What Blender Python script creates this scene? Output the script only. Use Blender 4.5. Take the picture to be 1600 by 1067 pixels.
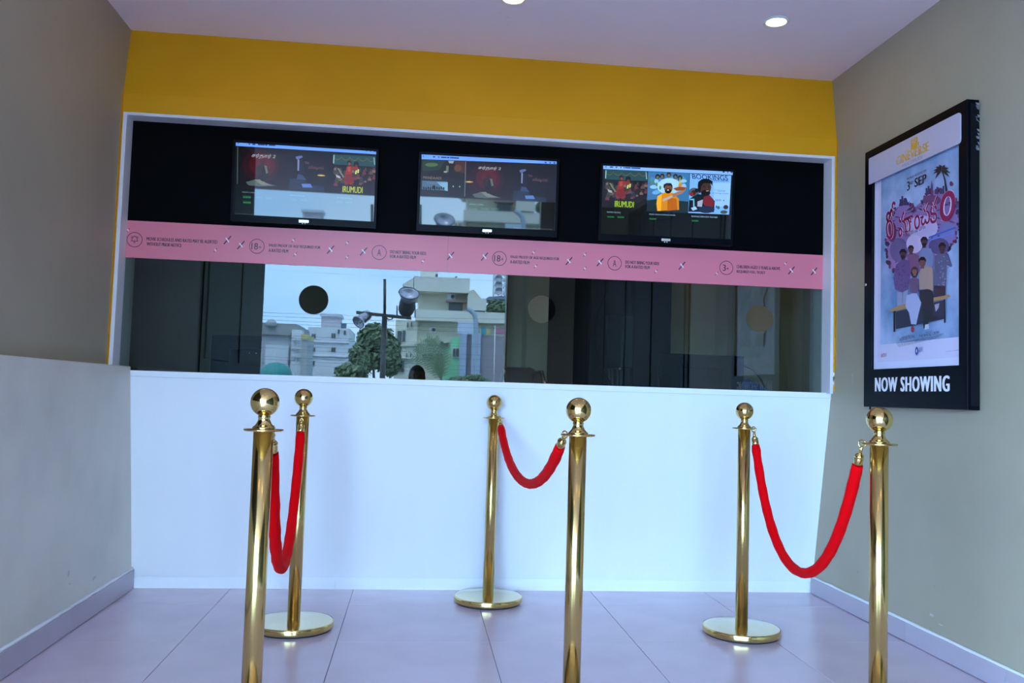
import bpy, bmesh, math, random
from mathutils import Matrix, Vector, noise

for o in list(bpy.data.objects): bpy.data.objects.remove(o)
S = bpy.context.scene
C = S.collection
random.seed(7)
PI = math.pi

# ------------------------------------------------------------------ camera, sky, sun, exposure
EYE = 0.95
FPX, YAW, PITCH, ROLL = 1359.08, 0.1075, 0.0609, 0.0310
_f = Vector((math.sin(YAW)*math.cos(PITCH), math.cos(YAW)*math.cos(PITCH), math.sin(PITCH)))
_r0 = Vector((math.cos(YAW), -math.sin(YAW), 0)); _u0 = _r0.cross(_f)
_r = math.cos(ROLL)*_r0 + math.sin(ROLL)*_u0
_u = -math.sin(ROLL)*_r0 + math.cos(ROLL)*_u0
cam = bpy.data.cameras.new('camera'); camo = bpy.data.objects.new('camera', cam); C.objects.link(camo)
cam.sensor_fit = 'HORIZONTAL'; cam.sensor_width = 36.0; cam.lens = FPX*36.0/1600.0
cam.clip_start = 0.01; cam.clip_end = 600
camo.matrix_world = Matrix(((_r.x, _u.x, -_f.x, 0), (_r.y, _u.y, -_f.y, 0), (_r.z, _u.z, -_f.z, EYE), (0, 0, 0, 1)))
S.camera = camo

world = bpy.data.worlds.new('sky'); S.world = world; world.use_nodes = True
wn = world.node_tree; wn.nodes.clear()
w_out = wn.nodes.new('ShaderNodeOutputWorld'); w_bg = wn.nodes.new('ShaderNodeBackground')
w_tc = wn.nodes.new('ShaderNodeTexCoord'); w_map = wn.nodes.new('ShaderNodeMapping')
w_no = wn.nodes.new('ShaderNodeTexNoise'); w_ra = wn.nodes.new('ShaderNodeValToRGB')
w_map.inputs['Scale'].default_value = (2.2, 2.2, 6.0)
w_no.inputs['Scale'].default_value = 1.6; w_no.inputs['Detail'].default_value = 5; w_no.inputs['Roughness'].default_value = 0.55
w_ra.color_ramp.elements[0].position = 0.38; w_ra.color_ramp.elements[0].color = (0.30, 0.60, 1.0, 1)
w_ra.color_ramp.elements[1].position = 0.68; w_ra.color_ramp.elements[1].color = (0.45, 0.715, 1.0, 1)
w_bg.inputs['Strength'].default_value = 13.0
wn.links.new(w_tc.outputs['Generated'], w_map.inputs['Vector']); wn.links.new(w_map.outputs[0], w_no.inputs['Vector'])
wn.links.new(w_no.outputs['Fac'], w_ra.inputs['Fac']); wn.links.new(w_ra.outputs['Color'], w_bg.inputs['Color'])
wn.links.new(w_bg.outputs[0], w_out.inputs[0])

sun = bpy.data.lights.new('sun', 'SUN'); suno = bpy.data.objects.new('sun', sun); C.objects.link(suno)
sun.energy = 5.0; sun.angle = math.radians(12); sun.color = (1.0, 0.95, 0.86)
suno.location = (-10, 10, 20)
suno.rotation_euler = Vector((-0.30, 0.62, 1.0)).to_track_quat('Z', 'Y').to_euler()

S.view_settings.view_transform = 'Standard'; S.view_settings.look = 'None'
S.view_settings.gamma = 1.0; S.view_settings.use_curve_mapping = False
S.view_settings.exposure = 1.02
S.cycles.use_denoising = True; S.cycles.use_adaptive_sampling = False
S.cycles.max_bounces = 10; S.cycles.diffuse_bounces = 5; S.cycles.glossy_bounces = 5; S.cycles.transparent_max_bounces = 12
S.cycles.caustics_reflective = False; S.cycles.caustics_refractive = False
S.cycles.sample_clamp_indirect = 6.0

# ------------------------------------------------------------------ pixel -> place helpers (surveying only)
EC = Vector((0, 0, EYE))
def ray(x, y): return _f + _r*((x-800)/FPX) + _u*((533.5-y)/FPX)
def at_y(x, y, Y): d = ray(x, y); return EC + d*(Y/d.y)
def at_z(x, y, Z): d = ray(x, y); return EC + d*((Z-EYE)/d.z)
def at_x(x, y, X): d = ray(x, y); return EC + d*(X/d.x)
YG = 4.120                                   # the ticket window's glass
def mirrored(x, y, Y):                       # a thing seen in the glass stands out in the street at Y < 0
    q = at_y(x, y, 2*YG - Y); return Vector((q.x, Y, q.z))

# ------------------------------------------------------------------ materials
def lin(c):
    return tuple(((v/255)/12.92 if v/255 <= .04045 else ((v/255+.055)/1.055)**2.4) for v in c)
_M = {}
def mat(name, col, rough=.5, metal=0., noise_amt=0., noise_scale=8., bump=0., bump_scale=60., emit=None, spec=.5, ior=1.5, sheen=0., coat=0., col2=None, stretch=None):
    if name in _M: return _M[name]
    m = bpy.data.materials.new(name); m.use_nodes = True; nt = m.node_tree; b = nt.nodes['Principled BSDF']
    b.inputs['Base Color'].default_value = (*col, 1); b.inputs['Roughness'].default_value = rough
    b.inputs['Metallic'].default_value = metal; b.inputs['IOR'].default_value = ior
    b.inputs['Specular IOR Level'].default_value = spec
    if sheen: b.inputs['Sheen Weight'].default_value = sheen; b.inputs['Sheen Roughness'].default_value = .4
    if coat: b.inputs['Coat Weight'].default_value = coat; b.inputs['Coat Roughness'].default_value = .05
    if emit: b.inputs['Emission Color'].default_value = (*emit, 1); b.inputs['Emission Strength'].default_value = 1.0
    if noise_amt or bump:
        tc = nt.nodes.new('ShaderNodeTexCoord'); mp = nt.nodes.new('ShaderNodeMapping')
        nt.links.new(tc.outputs['Object'], mp.inputs['Vector'])
        if stretch: mp.inputs['Scale'].default_value = stretch
    if noise_amt:
        n = nt.nodes.new('ShaderNodeTexNoise'); n.inputs['Scale'].default_value = noise_scale; n.inputs['Detail'].default_value = 6
        r = nt.nodes.new('ShaderNodeValToRGB')
        c2 = col2 or tuple(v*(1-noise_amt) for v in col)
        r.color_ramp.elements[0].position = .3; r.color_ramp.elements[0].color = (*c2, 1)
        r.color_ramp.elements[1].position = .62; r.color_ramp.elements[1].color = (*col, 1)
        nt.links.new(mp.outputs[0], n.inputs['Vector']); nt.links.new(n.outputs['Fac'], r.inputs['Fac']); nt.links.new(r.outputs['Color'], b.inputs['Base Color'])
    if bump:
        n2 = nt.nodes.new('ShaderNodeTexNoise'); n2.inputs['Scale'].default_value = bump_scale; n2.inputs['Detail'].default_value = 3
        bp = nt.nodes.new('ShaderNodeBump'); bp.inputs['Strength'].default_value = bump; bp.inputs['Distance'].default_value = .002
        nt.links.new(mp.outputs[0], n2.inputs['Vector']); nt.links.new(n2.outputs['Fac'], bp.inputs['Height']); nt.links.new(bp.outputs[0], b.inputs['Normal'])
    _M[name] = m
    return m
def pane_mat(name, tint, ior=1.50):            # reflection and tint of the whole pane sit on its outward faces; inner faces are clear
    m = bpy.data.materials.new(name); m.use_nodes = True; nt = m.node_tree; nt.nodes.clear()
    N = nt.nodes.new; L = nt.links.new
    out = N('ShaderNodeOutputMaterial'); mx = N('ShaderNodeMixShader'); m2 = N('ShaderNodeMixShader')
    tr = N('ShaderNodeBsdfTransparent'); cl = N('ShaderNodeBsdfTransparent'); gl = N('ShaderNodeBsdfGlossy')
    fr = N('ShaderNodeFresnel'); ge = N('ShaderNodeNewGeometry')
    tr.inputs['Color'].default_value = (*tint, 1); gl.inputs['Roughness'].default_value = 0.0; gl.inputs['Color'].default_value = (1, 1, 1, 1)
    fr.inputs['IOR'].default_value = ior
    L(fr.outputs[0], mx.inputs[0]); L(tr.outputs[0], mx.inputs[1]); L(gl.outputs[0], mx.inputs[2])
    L(ge.outputs['Backfacing'], m2.inputs[0]); L(mx.outputs[0], m2.inputs[1]); L(cl.outputs[0], m2.inputs[2]); L(m2.outputs[0], out.inputs[0])
    return m
def ink(rgb, rough=.35):                      # printed colour
    return mat('ink_%02x%02x%02x' % tuple(rgb), lin(rgb), rough)
def glow(rgb, k=1.0):                         # lit screen colour behind a glossy screen face
    e = tuple(v*k for v in lin(rgb))
    return mat('screen_%02x%02x%02x' % tuple(rgb), (.004, .004, .004), .02, emit=tuple(v*.62 for v in e), ior=1.40)

BRASS = mat('polished_brass', (.71, .53, .20), .10, 1.0)
BRASS_POST = mat('brushed_brass', (.68, .50, .185), .17, 1.0, noise_amt=.16, noise_scale=30, stretch=(1, 1, .02))
BRASS_PALE = mat('pale_brass', (.86, .75, .48), .16, 1.0, noise_amt=.06, noise_scale=12)
RUBBER = mat('black_rubber', (.02, .02, .02), .6)
VELVET = mat('red_velvet', (.80, .001, .004), .85, sheen=.02, spec=.05, bump=.35, bump_scale=900)
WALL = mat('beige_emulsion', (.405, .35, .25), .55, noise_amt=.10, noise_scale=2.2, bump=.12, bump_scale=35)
PARA = mat('beige_emulsion_lit', (.70, .66, .565), .5, noise_amt=.14, noise_scale=3.0, bump=.12, bump_scale=35)  # the wall's beige made lighter: stronger light on the parapet put into its colour
YELLOW = mat('mustard_emulsion', (.72, .335, .008), .5, spec=.2, noise_amt=.07, noise_scale=3, bump=.1, bump_scale=35)
CEIL = mat('ceiling_white', (.92, .78, .80), .7, noise_amt=.05, noise_scale=1.2)
WHITE = mat('white_laminate', (.90, .92, .94), .28, noise_amt=.03, noise_scale=1.5, stretch=(3, 1, .3))
FRAMEW = mat('white_frame_paint', (.74, .73, .76), .4)
TILE = mat('lilac_grey_porcelain', (.62, .50, .58), .22, noise_amt=.08, noise_scale=3.5)
SKIRT = mat('lilac_grey_skirting', (.44, .375, .43), .25, noise_amt=.06, noise_scale=4)
GROUT = mat('dark_grout', (.10, .10, .12), .8)
BEAD = mat('white_cement_bead', (.75, .76, .78), .7)
BLACKFILM = mat('black_window_film', (.0012, .0015, .0022), .6, spec=.04)
BLACKPL = mat('black_plastic', (.004, .005, .008), .35, spec=.15)
BLACKGL = mat('black_gloss', (.002, .0028, .006), .30, spec=.06)
PINK = mat('pink_vinyl', (.76, .20, .265), .38, noise_amt=.04, noise_scale=1.5)
INKD = mat('dark_plum_ink', (.035, .012, .035), .4)
INKW = mat('white_ink', (.85, .82, .88), .4)
CHROME = mat('chrome', (.85, .86, .88), .06, 1.0)
TAN = mat('booth_tan_paint', (.56, .46, .33), .6, noise_amt=.12, noise_scale=2.5)
TANDK = mat('booth_dark_panel', (.036, .029, .015), .6, spec=.15)
BOOTHBLK = mat('booth_black_panel', (.003, .004, .005), .5, spec=.12)

# ------------------------------------------------------------------ mesh helpers (authored in world coordinates)
W = {}
def box(bm, a, b, bev=0):
    a, b = Vector(a), Vector(b)
    lo = Vector((min(a.x, b.x), min(a.y, b.y), min(a.z, b.z))); hi = Vector((max(a.x, b.x), max(a.y, b.y), max(a.z, b.z)))
    r = bmesh.ops.create_cube(bm, size=1.0, matrix=Matrix.Translation((lo+hi)/2) @ Matrix.Diagonal((hi.x-lo.x, hi.y-lo.y, hi.z-lo.z, 1)))
    if bev:
        es = list({e for v in r['verts'] for e in v.link_edges})
        bmesh.ops.bevel(bm, geom=es, offset=bev, segments=2, affect='EDGES', profile=.5)
    return bm
def BX(a, b, bev=0): return box(bmesh.new(), a, b, bev)
def lathe(bm, prof, o=(0, 0, 0), n=32, M=None):
    o = Vector(o); M = M or Matrix.Identity(3); rings = []
    for (r, z) in prof:
        if r < 1e-6: rings.append([bm.verts.new(o + M @ Vector((0, 0, z)))])
        else: rings.append([bm.verts.new(o + M @ Vector((r*math.cos(2*PI*k/n), r*math.sin(2*PI*k/n), z))) for k in range(n)])
    for A, B in zip(rings, rings[1:]):
        for k in range(n):
            k2 = (k+1) % n
            if len(A) == 1 and len(B) == 1: continue
            if len(A) == 1: f = bm.faces.new((A[0], B[k2], B[k]))
            elif len(B) == 1: f = bm.faces.new((A[k], A[k2], B[0]))
            else: f = bm.faces.new((A[k], A[k2], B[k2], B[k]))
            f.smooth = True
    bmesh.ops.recalc_face_normals(bm, faces=bm.faces)
    return bm
def tube(bm, pts, rad, n=12, cap=True):
    pts = [Vector(p) for p in pts]; rads = rad if isinstance(rad, (list, tuple)) else [rad]*len(pts)
    rings = []; up = None
    for i, p in enumerate(pts):
        t = (pts[min(i+1, len(pts)-1)] - pts[max(i-1, 0)]).normalized()
        if up is None: up = t.orthogonal().normalized()
        up = (up - t*up.dot(t)).normalized(); sd = t.cross(up)
        rings.append([bm.verts.new(p + (up*math.cos(2*PI*k/n) + sd*math.sin(2*PI*k/n))*rads[i]) for k in range(n)])
    for A, B in zip(rings, rings[1:]):
        for k in range(n):
            f = bm.faces.new((A[k], A[(k+1) % n], B[(k+1) % n], B[k])); f.smooth = True
    if cap:
        bm.faces.new(rings[0][::-1]); bm.faces.new(rings[-1])
    bmesh.ops.recalc_face_normals(bm, faces=bm.faces)
    return bm
def torus(bm, o, nrm, R, r, n=20, m=8, a0=0, a1=2*PI):
    o = Vector(o); nrm = Vector(nrm).normalized(); e1 = nrm.orthogonal().normalized(); e2 = nrm.cross(e1)
    pts = [o + (e1*math.cos(a0+(a1-a0)*k/n) + e2*math.sin(a0+(a1-a0)*k/n))*R for k in range(n+1)]
    return tube(bm, pts, r, m)
def prism(bm, pts, ext):                      # polygon extruded along a vector
    ext = Vector(ext); A = [bm.verts.new(Vector(p)) for p in pts]; B = [bm.verts.new(Vector(p)+ext) for p in pts]
    n = len(pts); bm.faces.new(A[::-1]); bm.faces.new(B)
    for k in range(n): bm.faces.new((A[k], A[(k+1) % n], B[(k+1) % n], B[k]))
    bmesh.ops.recalc_face_normals(bm, faces=bm.faces)
    return bm
def ball(bm, c, r, sc=(1, 1, 1), seg=24):
    bmesh.ops.create_uvsphere(bm, u_segments=seg, v_segments=max(8, seg//2), radius=r, matrix=Matrix.Translation(c) @ Matrix.Diagonal((*sc, 1)))
    for f in bm.faces: f.smooth = True
    return bm
def obj(name, bm, m, parent=None, smooth=False):
    me = bpy.data.meshes.new(name)
    if parent is not None: bm.transform(W.get(parent, Matrix.Identity(4)).inverted())
    if smooth:
        for f in bm.faces: f.smooth = True
    bm.to_mesh(me); bm.free()
    for mm in (m if isinstance(m, (list, tuple)) else [m]): me.materials.append(mm)
    o = bpy.data.objects.new(name, me); C.objects.link(o)
    if parent is not None: o.parent = parent; W[o] = W.get(parent, Matrix.Identity(4))
    return o
def tag(o, label, cat, group=None):
    o['label'] = label; o['category'] = cat
    if group: o['group'] = group
    return o
def thing(name, label, cat, loc, group=None):
    o = bpy.data.objects.new(name, None); C.objects.link(o); o.location = loc; o.empty_display_size = .1
    W[o] = Matrix.Translation(loc); return tag(o, label, cat, group)
def struct(name, bm, m):
    o = obj(name, bm, m); o['kind'] = 'structure'; return o
def struct_root(name, loc=(0, 0, 0)):
    o = bpy.data.objects.new(name, None); C.objects.link(o); o.location = loc; W[o] = Matrix.Translation(loc); o['kind'] = 'structure'; return o
def copy_tree(o, parent=None):
    c = o.copy(); C.objects.link(c)
    if parent is not None: c.parent = parent
    for ch in list(o.children): copy_tree(ch, c)
    return c

class Plane:                                   # a flat printed face: (u, v) metres -> world
    def __init__(s, o, eu, ev, en): s.o, s.eu, s.ev, s.en = Vector(o), Vector(eu), Vector(ev), Vector(en)
    def p(s, u, v, h=0): return s.o + s.eu*u + s.ev*v + s.en*h
    def uv(s, P): d = Vector(P)-s.o; return (d.dot(s.eu), d.dot(s.ev))
def flat(name, pl, shapes, parent, layer=1):   # shapes: (list of (u,v), material); later shapes lie on earlier ones
    bm = bmesh.new(); mats = []
    for i, (pts, m) in enumerate(shapes):
        if m not in mats: mats.append(m)
        vs = [bm.verts.new(pl.p(u, v, .00008*(layer+i*.25))) for u, v in pts]
        f = bm.faces.new(vs); f.material_index = mats.index(m)
        f.normal_update()
        if f.normal.dot(pl.en) < 0: f.normal_flip()
    return obj(name, bm, mats, parent)
def ell(cx, cy, rx, ry, n=18, a0=0, a1=2*PI):
    k = n if a1-a0 > 6.2 else n+1
    return [(cx+rx*math.cos(a0+(a1-a0)*i/n), cy+ry*math.sin(a0+(a1-a0)*i/n)) for i in range(k)]
def ring_shapes(cx, cy, R, t, m, n=28):
    out = []
    for i in range(n):
        a, b = 2*PI*i/n, 2*PI*(i+1)/n
        out.append(([(cx+R*math.cos(a), cy+R*math.sin(a)), (cx+R*math.cos(b), cy+R*math.sin(b)), (cx+(R-t)*math.cos(b), cy+(R-t)*math.sin(b)), (cx+(R-t)*math.cos(a), cy+(R-t)*math.sin(a))], m))
    return out
_dep = {}
def text_bm(s, spacing=1.):
    cu = bpy.data.curves.new('text', 'FONT'); cu.body = s; cu.size = 1; cu.space_character = spacing; cu.resolution_u = 3
    t = bpy.data.objects.new('text', cu); C.objects.link(t)
    dg = bpy.context.evaluated_depsgraph_get(); me = bpy.data.meshes.new_from_object(t.evaluated_get(dg))
    bm = bmesh.new(); bm.from_mesh(me)
    bpy.data.objects.remove(t); bpy.data.curves.remove(cu); bpy.data.meshes.remove(me)
    return bm
def lettering(name, s, pl, u, v, w, h, m, parent, layer=3, bold=.0, slant=0., rot=0., spacing=1., thick=0.):
    """the words s fitted into a w x h box whose lower left corner is (u, v)"""
    bm = text_bm(s, spacing)
    if not bm.verts: bm.free(); return None
    xs = [q.co.x for q in bm.verts]; ys = [q.co.y for q in bm.verts]
    dd = max(0., bold)*w/max(1e-6, max(xs)-min(xs)); w -= 2*dd; u += dd
    x0, x1, y0, y1 = min(xs), max(xs), min(ys), max(ys)
    for q in bm.verts:
        a = (q.co.x-x0)/max(1e-6, x1-x0)*w; b = (q.co.y-y0)/max(1e-6, y1-y0)*h
        a += slant*b; cr, sr = math.cos(rot), math.sin(rot)
        q.co = pl.p(u+a*cr-b*sr, v+a*sr+b*cr, .00008*layer+thick)
    for f in bm.faces:
        f.normal_update()
        if f.normal.dot(pl.en) < 0: f.normal_flip()
    if dd > 0:
        g0 = list(bm.verts)+list(bm.edges)+list(bm.faces)
        for i, (a, b) in enumerate(((-1, 0), (1, 0), (-.5, 0), (.5, 0))):
            r = bmesh.ops.duplicate(bm, geom=g0)
            bmesh.ops.translate(bm, verts=[e for e in r['geom'] if isinstance(e, bmesh.types.BMVert)], vec=pl.eu*a*dd+pl.en*.000012*(i+1))
    if thick:
        r = bmesh.ops.extrude_face_region(bm, geom=list(bm.faces))
        bmesh.ops.translate(bm, verts=[e for e in r['geom'] if isinstance(e, bmesh.types.BMVert)], vec=-pl.en*thick)
        bmesh.ops.recalc_face_normals(bm, faces=bm.faces)
    return obj(name, bm, m, parent)

# ------------------------------------------------------------------ room shell
YB, ZK, YT, ZC = 4.034, 2.258, 4.090, 2.572       # window wall, its kink, top of wall, ceiling
XLU, XP, XR = -1.368, -1.279, 2.018                # upper left wall, parapet face, right wall
YF = -3.0                                          # front edge of the porch
TP, J = 0.5745, 0.0022
fl = struct('floor', BX((-1.6, -1.82, -.06), (2.25, 4.30, -.004)), GROUT)
tm = BX((-TP/2+J/2, -TP/2+J/2, -.012), (TP/2-J/2, TP/2-J/2, 0), .0012)
tile_me = bpy.data.meshes.new('tile'); tm.to_mesh(tile_me); tm.free(); tile_me.materials.append(TILE)
xe = [XP-.012, -.832, -.263, .315, .884, 1.458, XR+.012]
ye = [3.972, 3.388, 2.812, 2.236, 1.660, 1.084, .508, -.068, -.644, -1.22, -1.796]
def tile_obj(x0, x1, y0, y1):
    o = bpy.data.objects.new('tile', tile_me); C.objects.link(o); o.parent = fl
    o.location = ((x0+x1)/2, (y0+y1)/2, random.uniform(-.0004, .0004)); o.scale = ((x1-x0)/TP, (y1-y0)/TP, 1)
for i in range(6):
    tile_obj(xe[i], xe[i+1], ye[0], 4.285)
    for j in range(len(ye)-1): tile_obj(xe[i], xe[i+1], ye[j+1], ye[j])

YL0 = 0.46                                          # the left wall ends here
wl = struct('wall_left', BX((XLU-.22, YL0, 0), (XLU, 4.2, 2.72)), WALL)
bm = BX((XLU-.01, YL0, 0), (XP, 4.262, 1.024), .004)
for v in bm.verts:                                  # the parapet end follows the leaning counter
    if v.co.y > 4: v.co.y = 4.262 - max(0, v.co.z)*.190
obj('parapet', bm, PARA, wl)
d2 = struct('added_panelling_left', BX((XLU-.01, .48, 1.03), (XLU+.012, 2.60, 2.50), .003), mat('added_dark_wood', (.022, .018, .014), .55, spec=.15, noise_amt=.3, noise_scale=6, stretch=(1, 6, .6)))  # dark panelling added out of view so the glass mirrors a darker wall
for y in (.50, 1.56): obj('panel', BX((XLU+.008, y+.08, 1.12), (XLU+.020, y+.94, 2.42), .006), mat('added_dark_wood', (0, 0, 0)), d2)
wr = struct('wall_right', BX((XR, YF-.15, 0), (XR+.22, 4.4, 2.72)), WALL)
d3 = struct('added_panelling_right', BX((XR-.012, -2.90, .08), (XR+.01, 1.92, 2.50), .003), mat('added_dark_wood', (0, 0, 0)))  # added unseen panelling, darkens what the right half of the glass mirrors
for k in range(5): obj('panel', BX((XR-.020, -2.86+.955*k, .16), (XR-.008, -2.86+.955*k+.88, 2.42), .006), mat('added_dark_wood', (0, 0, 0)), d3)
# back wall with the window opening; above the window it leans back
OX0, OX1, OZ0, OZ1 = -1.350, 1.996, 1.012, 2.161
bm = bmesh.new()
box(bm, (XLU-.2, YB, OZ0), (OX0, YB+.15, ZK)); box(bm, (OX1, YB, OZ0), (XR+.05, YB+.15, ZK)); box(bm, (OX0, YB, OZ1), (OX1, YB+.15, ZK))
prism(bm, [(XLU-.2, YB, ZK), (XLU-.2, YB+.15, ZK), (XLU-.2, YB+.2, 2.72), (XLU-.2, YT+.0265, 2.72)], (XR+.05-XLU+.2, 0, 0))
wb = struct('wall_back', bm, YELLOW)
# paint carried a few millimetres round the corners
bm = bmesh.new()
box(bm, (XLU-.001, YB-.016, 1.03), (XLU+.0012, YB+.01, ZK)); box(bm, (XR-.0012, YB-.010, 1.12), (XR+.001, YB+.01, ZK))
obj('paint_edge', bm, YELLOW, wb)
bm = bmesh.new()                                   # flaked paint and bare filler at the right sill corner
random.seed(3)
for k in range(9):
    z = random.uniform(1.02, 1.11); x = random.uniform(1.998, 2.012)
    pts = [(x+random.uniform(.6, 1)*.006*math.cos(a), YB-.0012, z+random.uniform(.6, 1.5)*.012*math.sin(a)) for a in (0, .9, 1.9, 2.8, 3.8, 4.7, 5.6)]
    prism(bm, pts, (0, .0014, 0))
obj('flaked_filler', bm, mat('bare_filler', (.80, .79, .78), .8), wb)
ce = struct('ceiling', BX((-2.12, YF, ZC), (XR+.3, 4.25, ZC+.14)), CEIL)
obj('fascia', BX((-2.12, YF-.12, ZC+.02), (XR+.3, YF, ZC+.42)), CEIL, ce)
bm = bmesh.new()                                   # filler crack marks on the ceiling
for (x, y, a, l) in ((.325, 3.63, .4, .03), (.35, 3.68, 1.9, .025), (.30, 3.60, 2.4, .02), (.335, 3.72, .9, .018)):
    c, s = math.cos(a), math.sin(a)
    prism(bm, [(x, y, ZC), (x+c*l, y+s*l, ZC), (x+c*l-s*.003, y+s*l+c*.003, ZC), (x-s*.004, y+c*.004, ZC)], (0, 0, -.001))
obj('filler_mark', bm, BEAD, ce)
bm = BX((1.13, YF-.22, 0), (XR+.22, YF-.02, 2.75))
struct('wall_front', bm, WALL)
struct('ceiling_back_room', BX((XLU-1.0, 4.25, 2.62), (XR+1.0, 7.2, 2.72)), CEIL)

# skirting tiles with a cement bead on top
def skirting(name, x, dirx, joints, h):
    b = struct(name, BX((x-.004*(dirx < 0) - .0*dirx, joints[0], 0), (x+.004*(dirx > 0), joints[-1], h-.004)), GROUT)
    for y0, y1 in zip(joints, joints[1:]):
        obj('tile', BX((x, y0+.0012, .003), (x+dirx*.014, y1-.0012, h), .001), SKIRT, b)
    bm = bmesh.new(); n = 60
    random.seed(5)
    ys = [joints[0]+(joints[-1]-joints[0])*k/n for k in range(n+1)]
    tube(bm, [(x+dirx*.004, y, h+.002+random.uniform(-.0015, .0015)) for y in ys], [.0075+random.uniform(-.0015, .0015) for _ in ys], 6)
    obj('cement_bead', bm, BEAD, b, True)
skirting('baseboard_left', XP, 1, [.46, 1.0, 1.594, 2.194, 2.794, 3.394, 4.245], .090)
skirting('baseboard_right', XR, -1, [-2.01, -1.41, -.81, -.21, .39, .99, 1.59, 2.19, 2.79, 3.389, 4.245], .078)

# scuffs on the walls
def scuff(wall, spots, xf, m, nm):
    bm = bmesh.new(); random.seed(11)
    for (y, z, w, h) in spots:
        pts = [(xf, y+w*math.cos(a)*random.uniform(.5, 1), z+h*math.sin(a)*random.uniform(.5, 1)) for a in [2*PI*k/9 for k in range(9)]]
        prism(bm, pts, (.0006 if xf < 0 else -.0006, 0, 0))
    obj(nm, bm, m, wall)
SC = mat('grey_scuff', (.33, .32, .29), .7); SC2 = mat('faint_scuff', (.50, .49, .45), .7)
def wy(px, py, X): q = at_x(px, py, X); return q.y, q.z
scuff(wl, [(*wy(109, 912, XP), .010, .006), (*wy(107, 895, XP), .012, .020), (*wy(147, 903, XP), .02, .01)], XP, SC2, 'scuff_mark')
scuff(wr, [(*wy(1340, 894, XR), .009, .008), (*wy(1460, 915, XR), .004, .010)], XR, SC, 'scuff_mark')
scuff(wr, [(*wy(1456, 961, XR), .018, .008), (*wy(1470, 976, XR), .022, .003), (*wy(1332, 590, XR), .002, .035)], XR, SC2, 'faint_scuff_mark')
scuff(wl, [(*wy(177, 39, XLU), .006, .004)], XLU, SC, 'nail_hole')

# ------------------------------------------------------------------ ticket window
wi = struct_root('window_1', (.32, YG, 1.012))
bm = bmesh.new(); D0, D1 = YB-.004, 4.255
fx0, fx1, fz1 = -1.345, 1.992, 2.157
for a, b in (((OX0-.012, D0, OZ0-.01), (fx0, D1, OZ1+.010)), ((fx1, D0, OZ0-.01), (OX1+.012, D1, OZ1+.010)), ((OX0, D0, fz1), (OX1, D1, OZ1+.010))): box(bm, a, b, .0015)
obj('frame', bm, FRAMEW, wi)
# one pane with three speaking holes
HOLES = [(-.4925, 1.3625, .068), (.5830, 1.3630, .0665), (1.6705, 1.3610, .0665)]
GB0, GB1 = 1.006, 1.60
def pane_with_holes(y):
    bm = bmesh.new(); cuts = [fx0, .045, 1.125, fx1]
    for (cx, cz, r), x0, x1 in zip(HOLES, cuts, cuts[1:]):
        n = 48; ang = sorted([2*PI*k/n for k in range(n)] + [math.atan2(b-cz, a-cx) % (2*PI) for a in (x0, x1) for b in (GB0, GB1)])
        o_, i_ = [], []
        for t in ang:
            c, s = math.cos(t), math.sin(t)
            k = min((x1-cx)/c if c > 1e-9 else 1e9, (x0-cx)/c if c < -1e-9 else 1e9, (GB1-cz)/s if s > 1e-9 else 1e9, (GB0-cz)/s if s < -1e-9 else 1e9)
            o_.append(bm.verts.new((cx+c*k, y, cz+s*k))); i_.append(bm.verts.new((cx+c*r, y, cz+s*r)))
        m = len(ang)
        for k in range(m): bm.faces.new((o_[k], o_[(k+1) % m], i_[(k+1) % m], i_[k]))
    bmesh.ops.remove_doubles(bm, verts=bm.verts, dist=1e-5)
    return bm
bm = pane_with_holes(YG)
for f in bm.faces:
    f.normal_update()
    if f.normal.y > 0: f.normal_flip()
b2 = pane_with_holes(YG+.010)
for f in b2.faces:
    f.normal_update()
    vs = [bm.verts.new(v.co) for v in (f.verts if f.normal.y > 0 else list(f.verts)[::-1])]; bm.faces.new(vs)
b2.free()
for cx, cz, r in HOLES:
    A = [bm.verts.new((cx+r*math.cos(2*PI*k/48), YG, cz+r*math.sin(2*PI*k/48))) for k in range(48)]; B = [bm.verts.new(v.co+Vector((0, .010, 0))) for v in A]
    for k in range(48): bm.faces.new((A[k], B[k], B[(k+1) % 48], A[(k+1) % 48]))
obj('glass_pane', bm, pane_mat('green_tinted_glass', (.31, .39, .35)), wi)
obj('black_panel', BX((fx0, YG-.004, 1.585), (fx1, YG+.018, fz1), .001), BLACKFILM, wi)

# ------------------------------------------------------------------ the counter
ct = thing('ticket_counter', 'long white leaning counter front below the ticket window', 'counter', (.36, 4.25, 0))
bm = bmesh.new()
def cy(z): return 4.067 + (1.006-z)*(4.250-4.067)/(1.006-.058)
x0, x1 = XP+.0005, XR-.001
prism(bm, [(x0, cy(1.006), 1.006), (x0, cy(.058), .058), (x0, cy(.058)+.05, .058), (x0, cy(1.006)+.05, 1.006)], (x1-x0, 0, 0))
obj('front_panel', bm, WHITE, ct)
obj('worktop', BX((x0, 4.10, .982), (x1, 4.34, 1.006), .0015), WHITE, ct)
pl_x = [x0, .0-.27-.08, x1]
for a, b in zip(pl_x, pl_x[1:]): obj('plinth_board', BX((a+.0006, 4.264, 0), (b-.0006, 4.284, .060)), WHITE, ct)
obj('edge_strip', BX((x0, 4.063, .9785), (x1, 4.071, .9805)), mat('laminate_seam', (.66, .68, .72), .4), ct)

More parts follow.
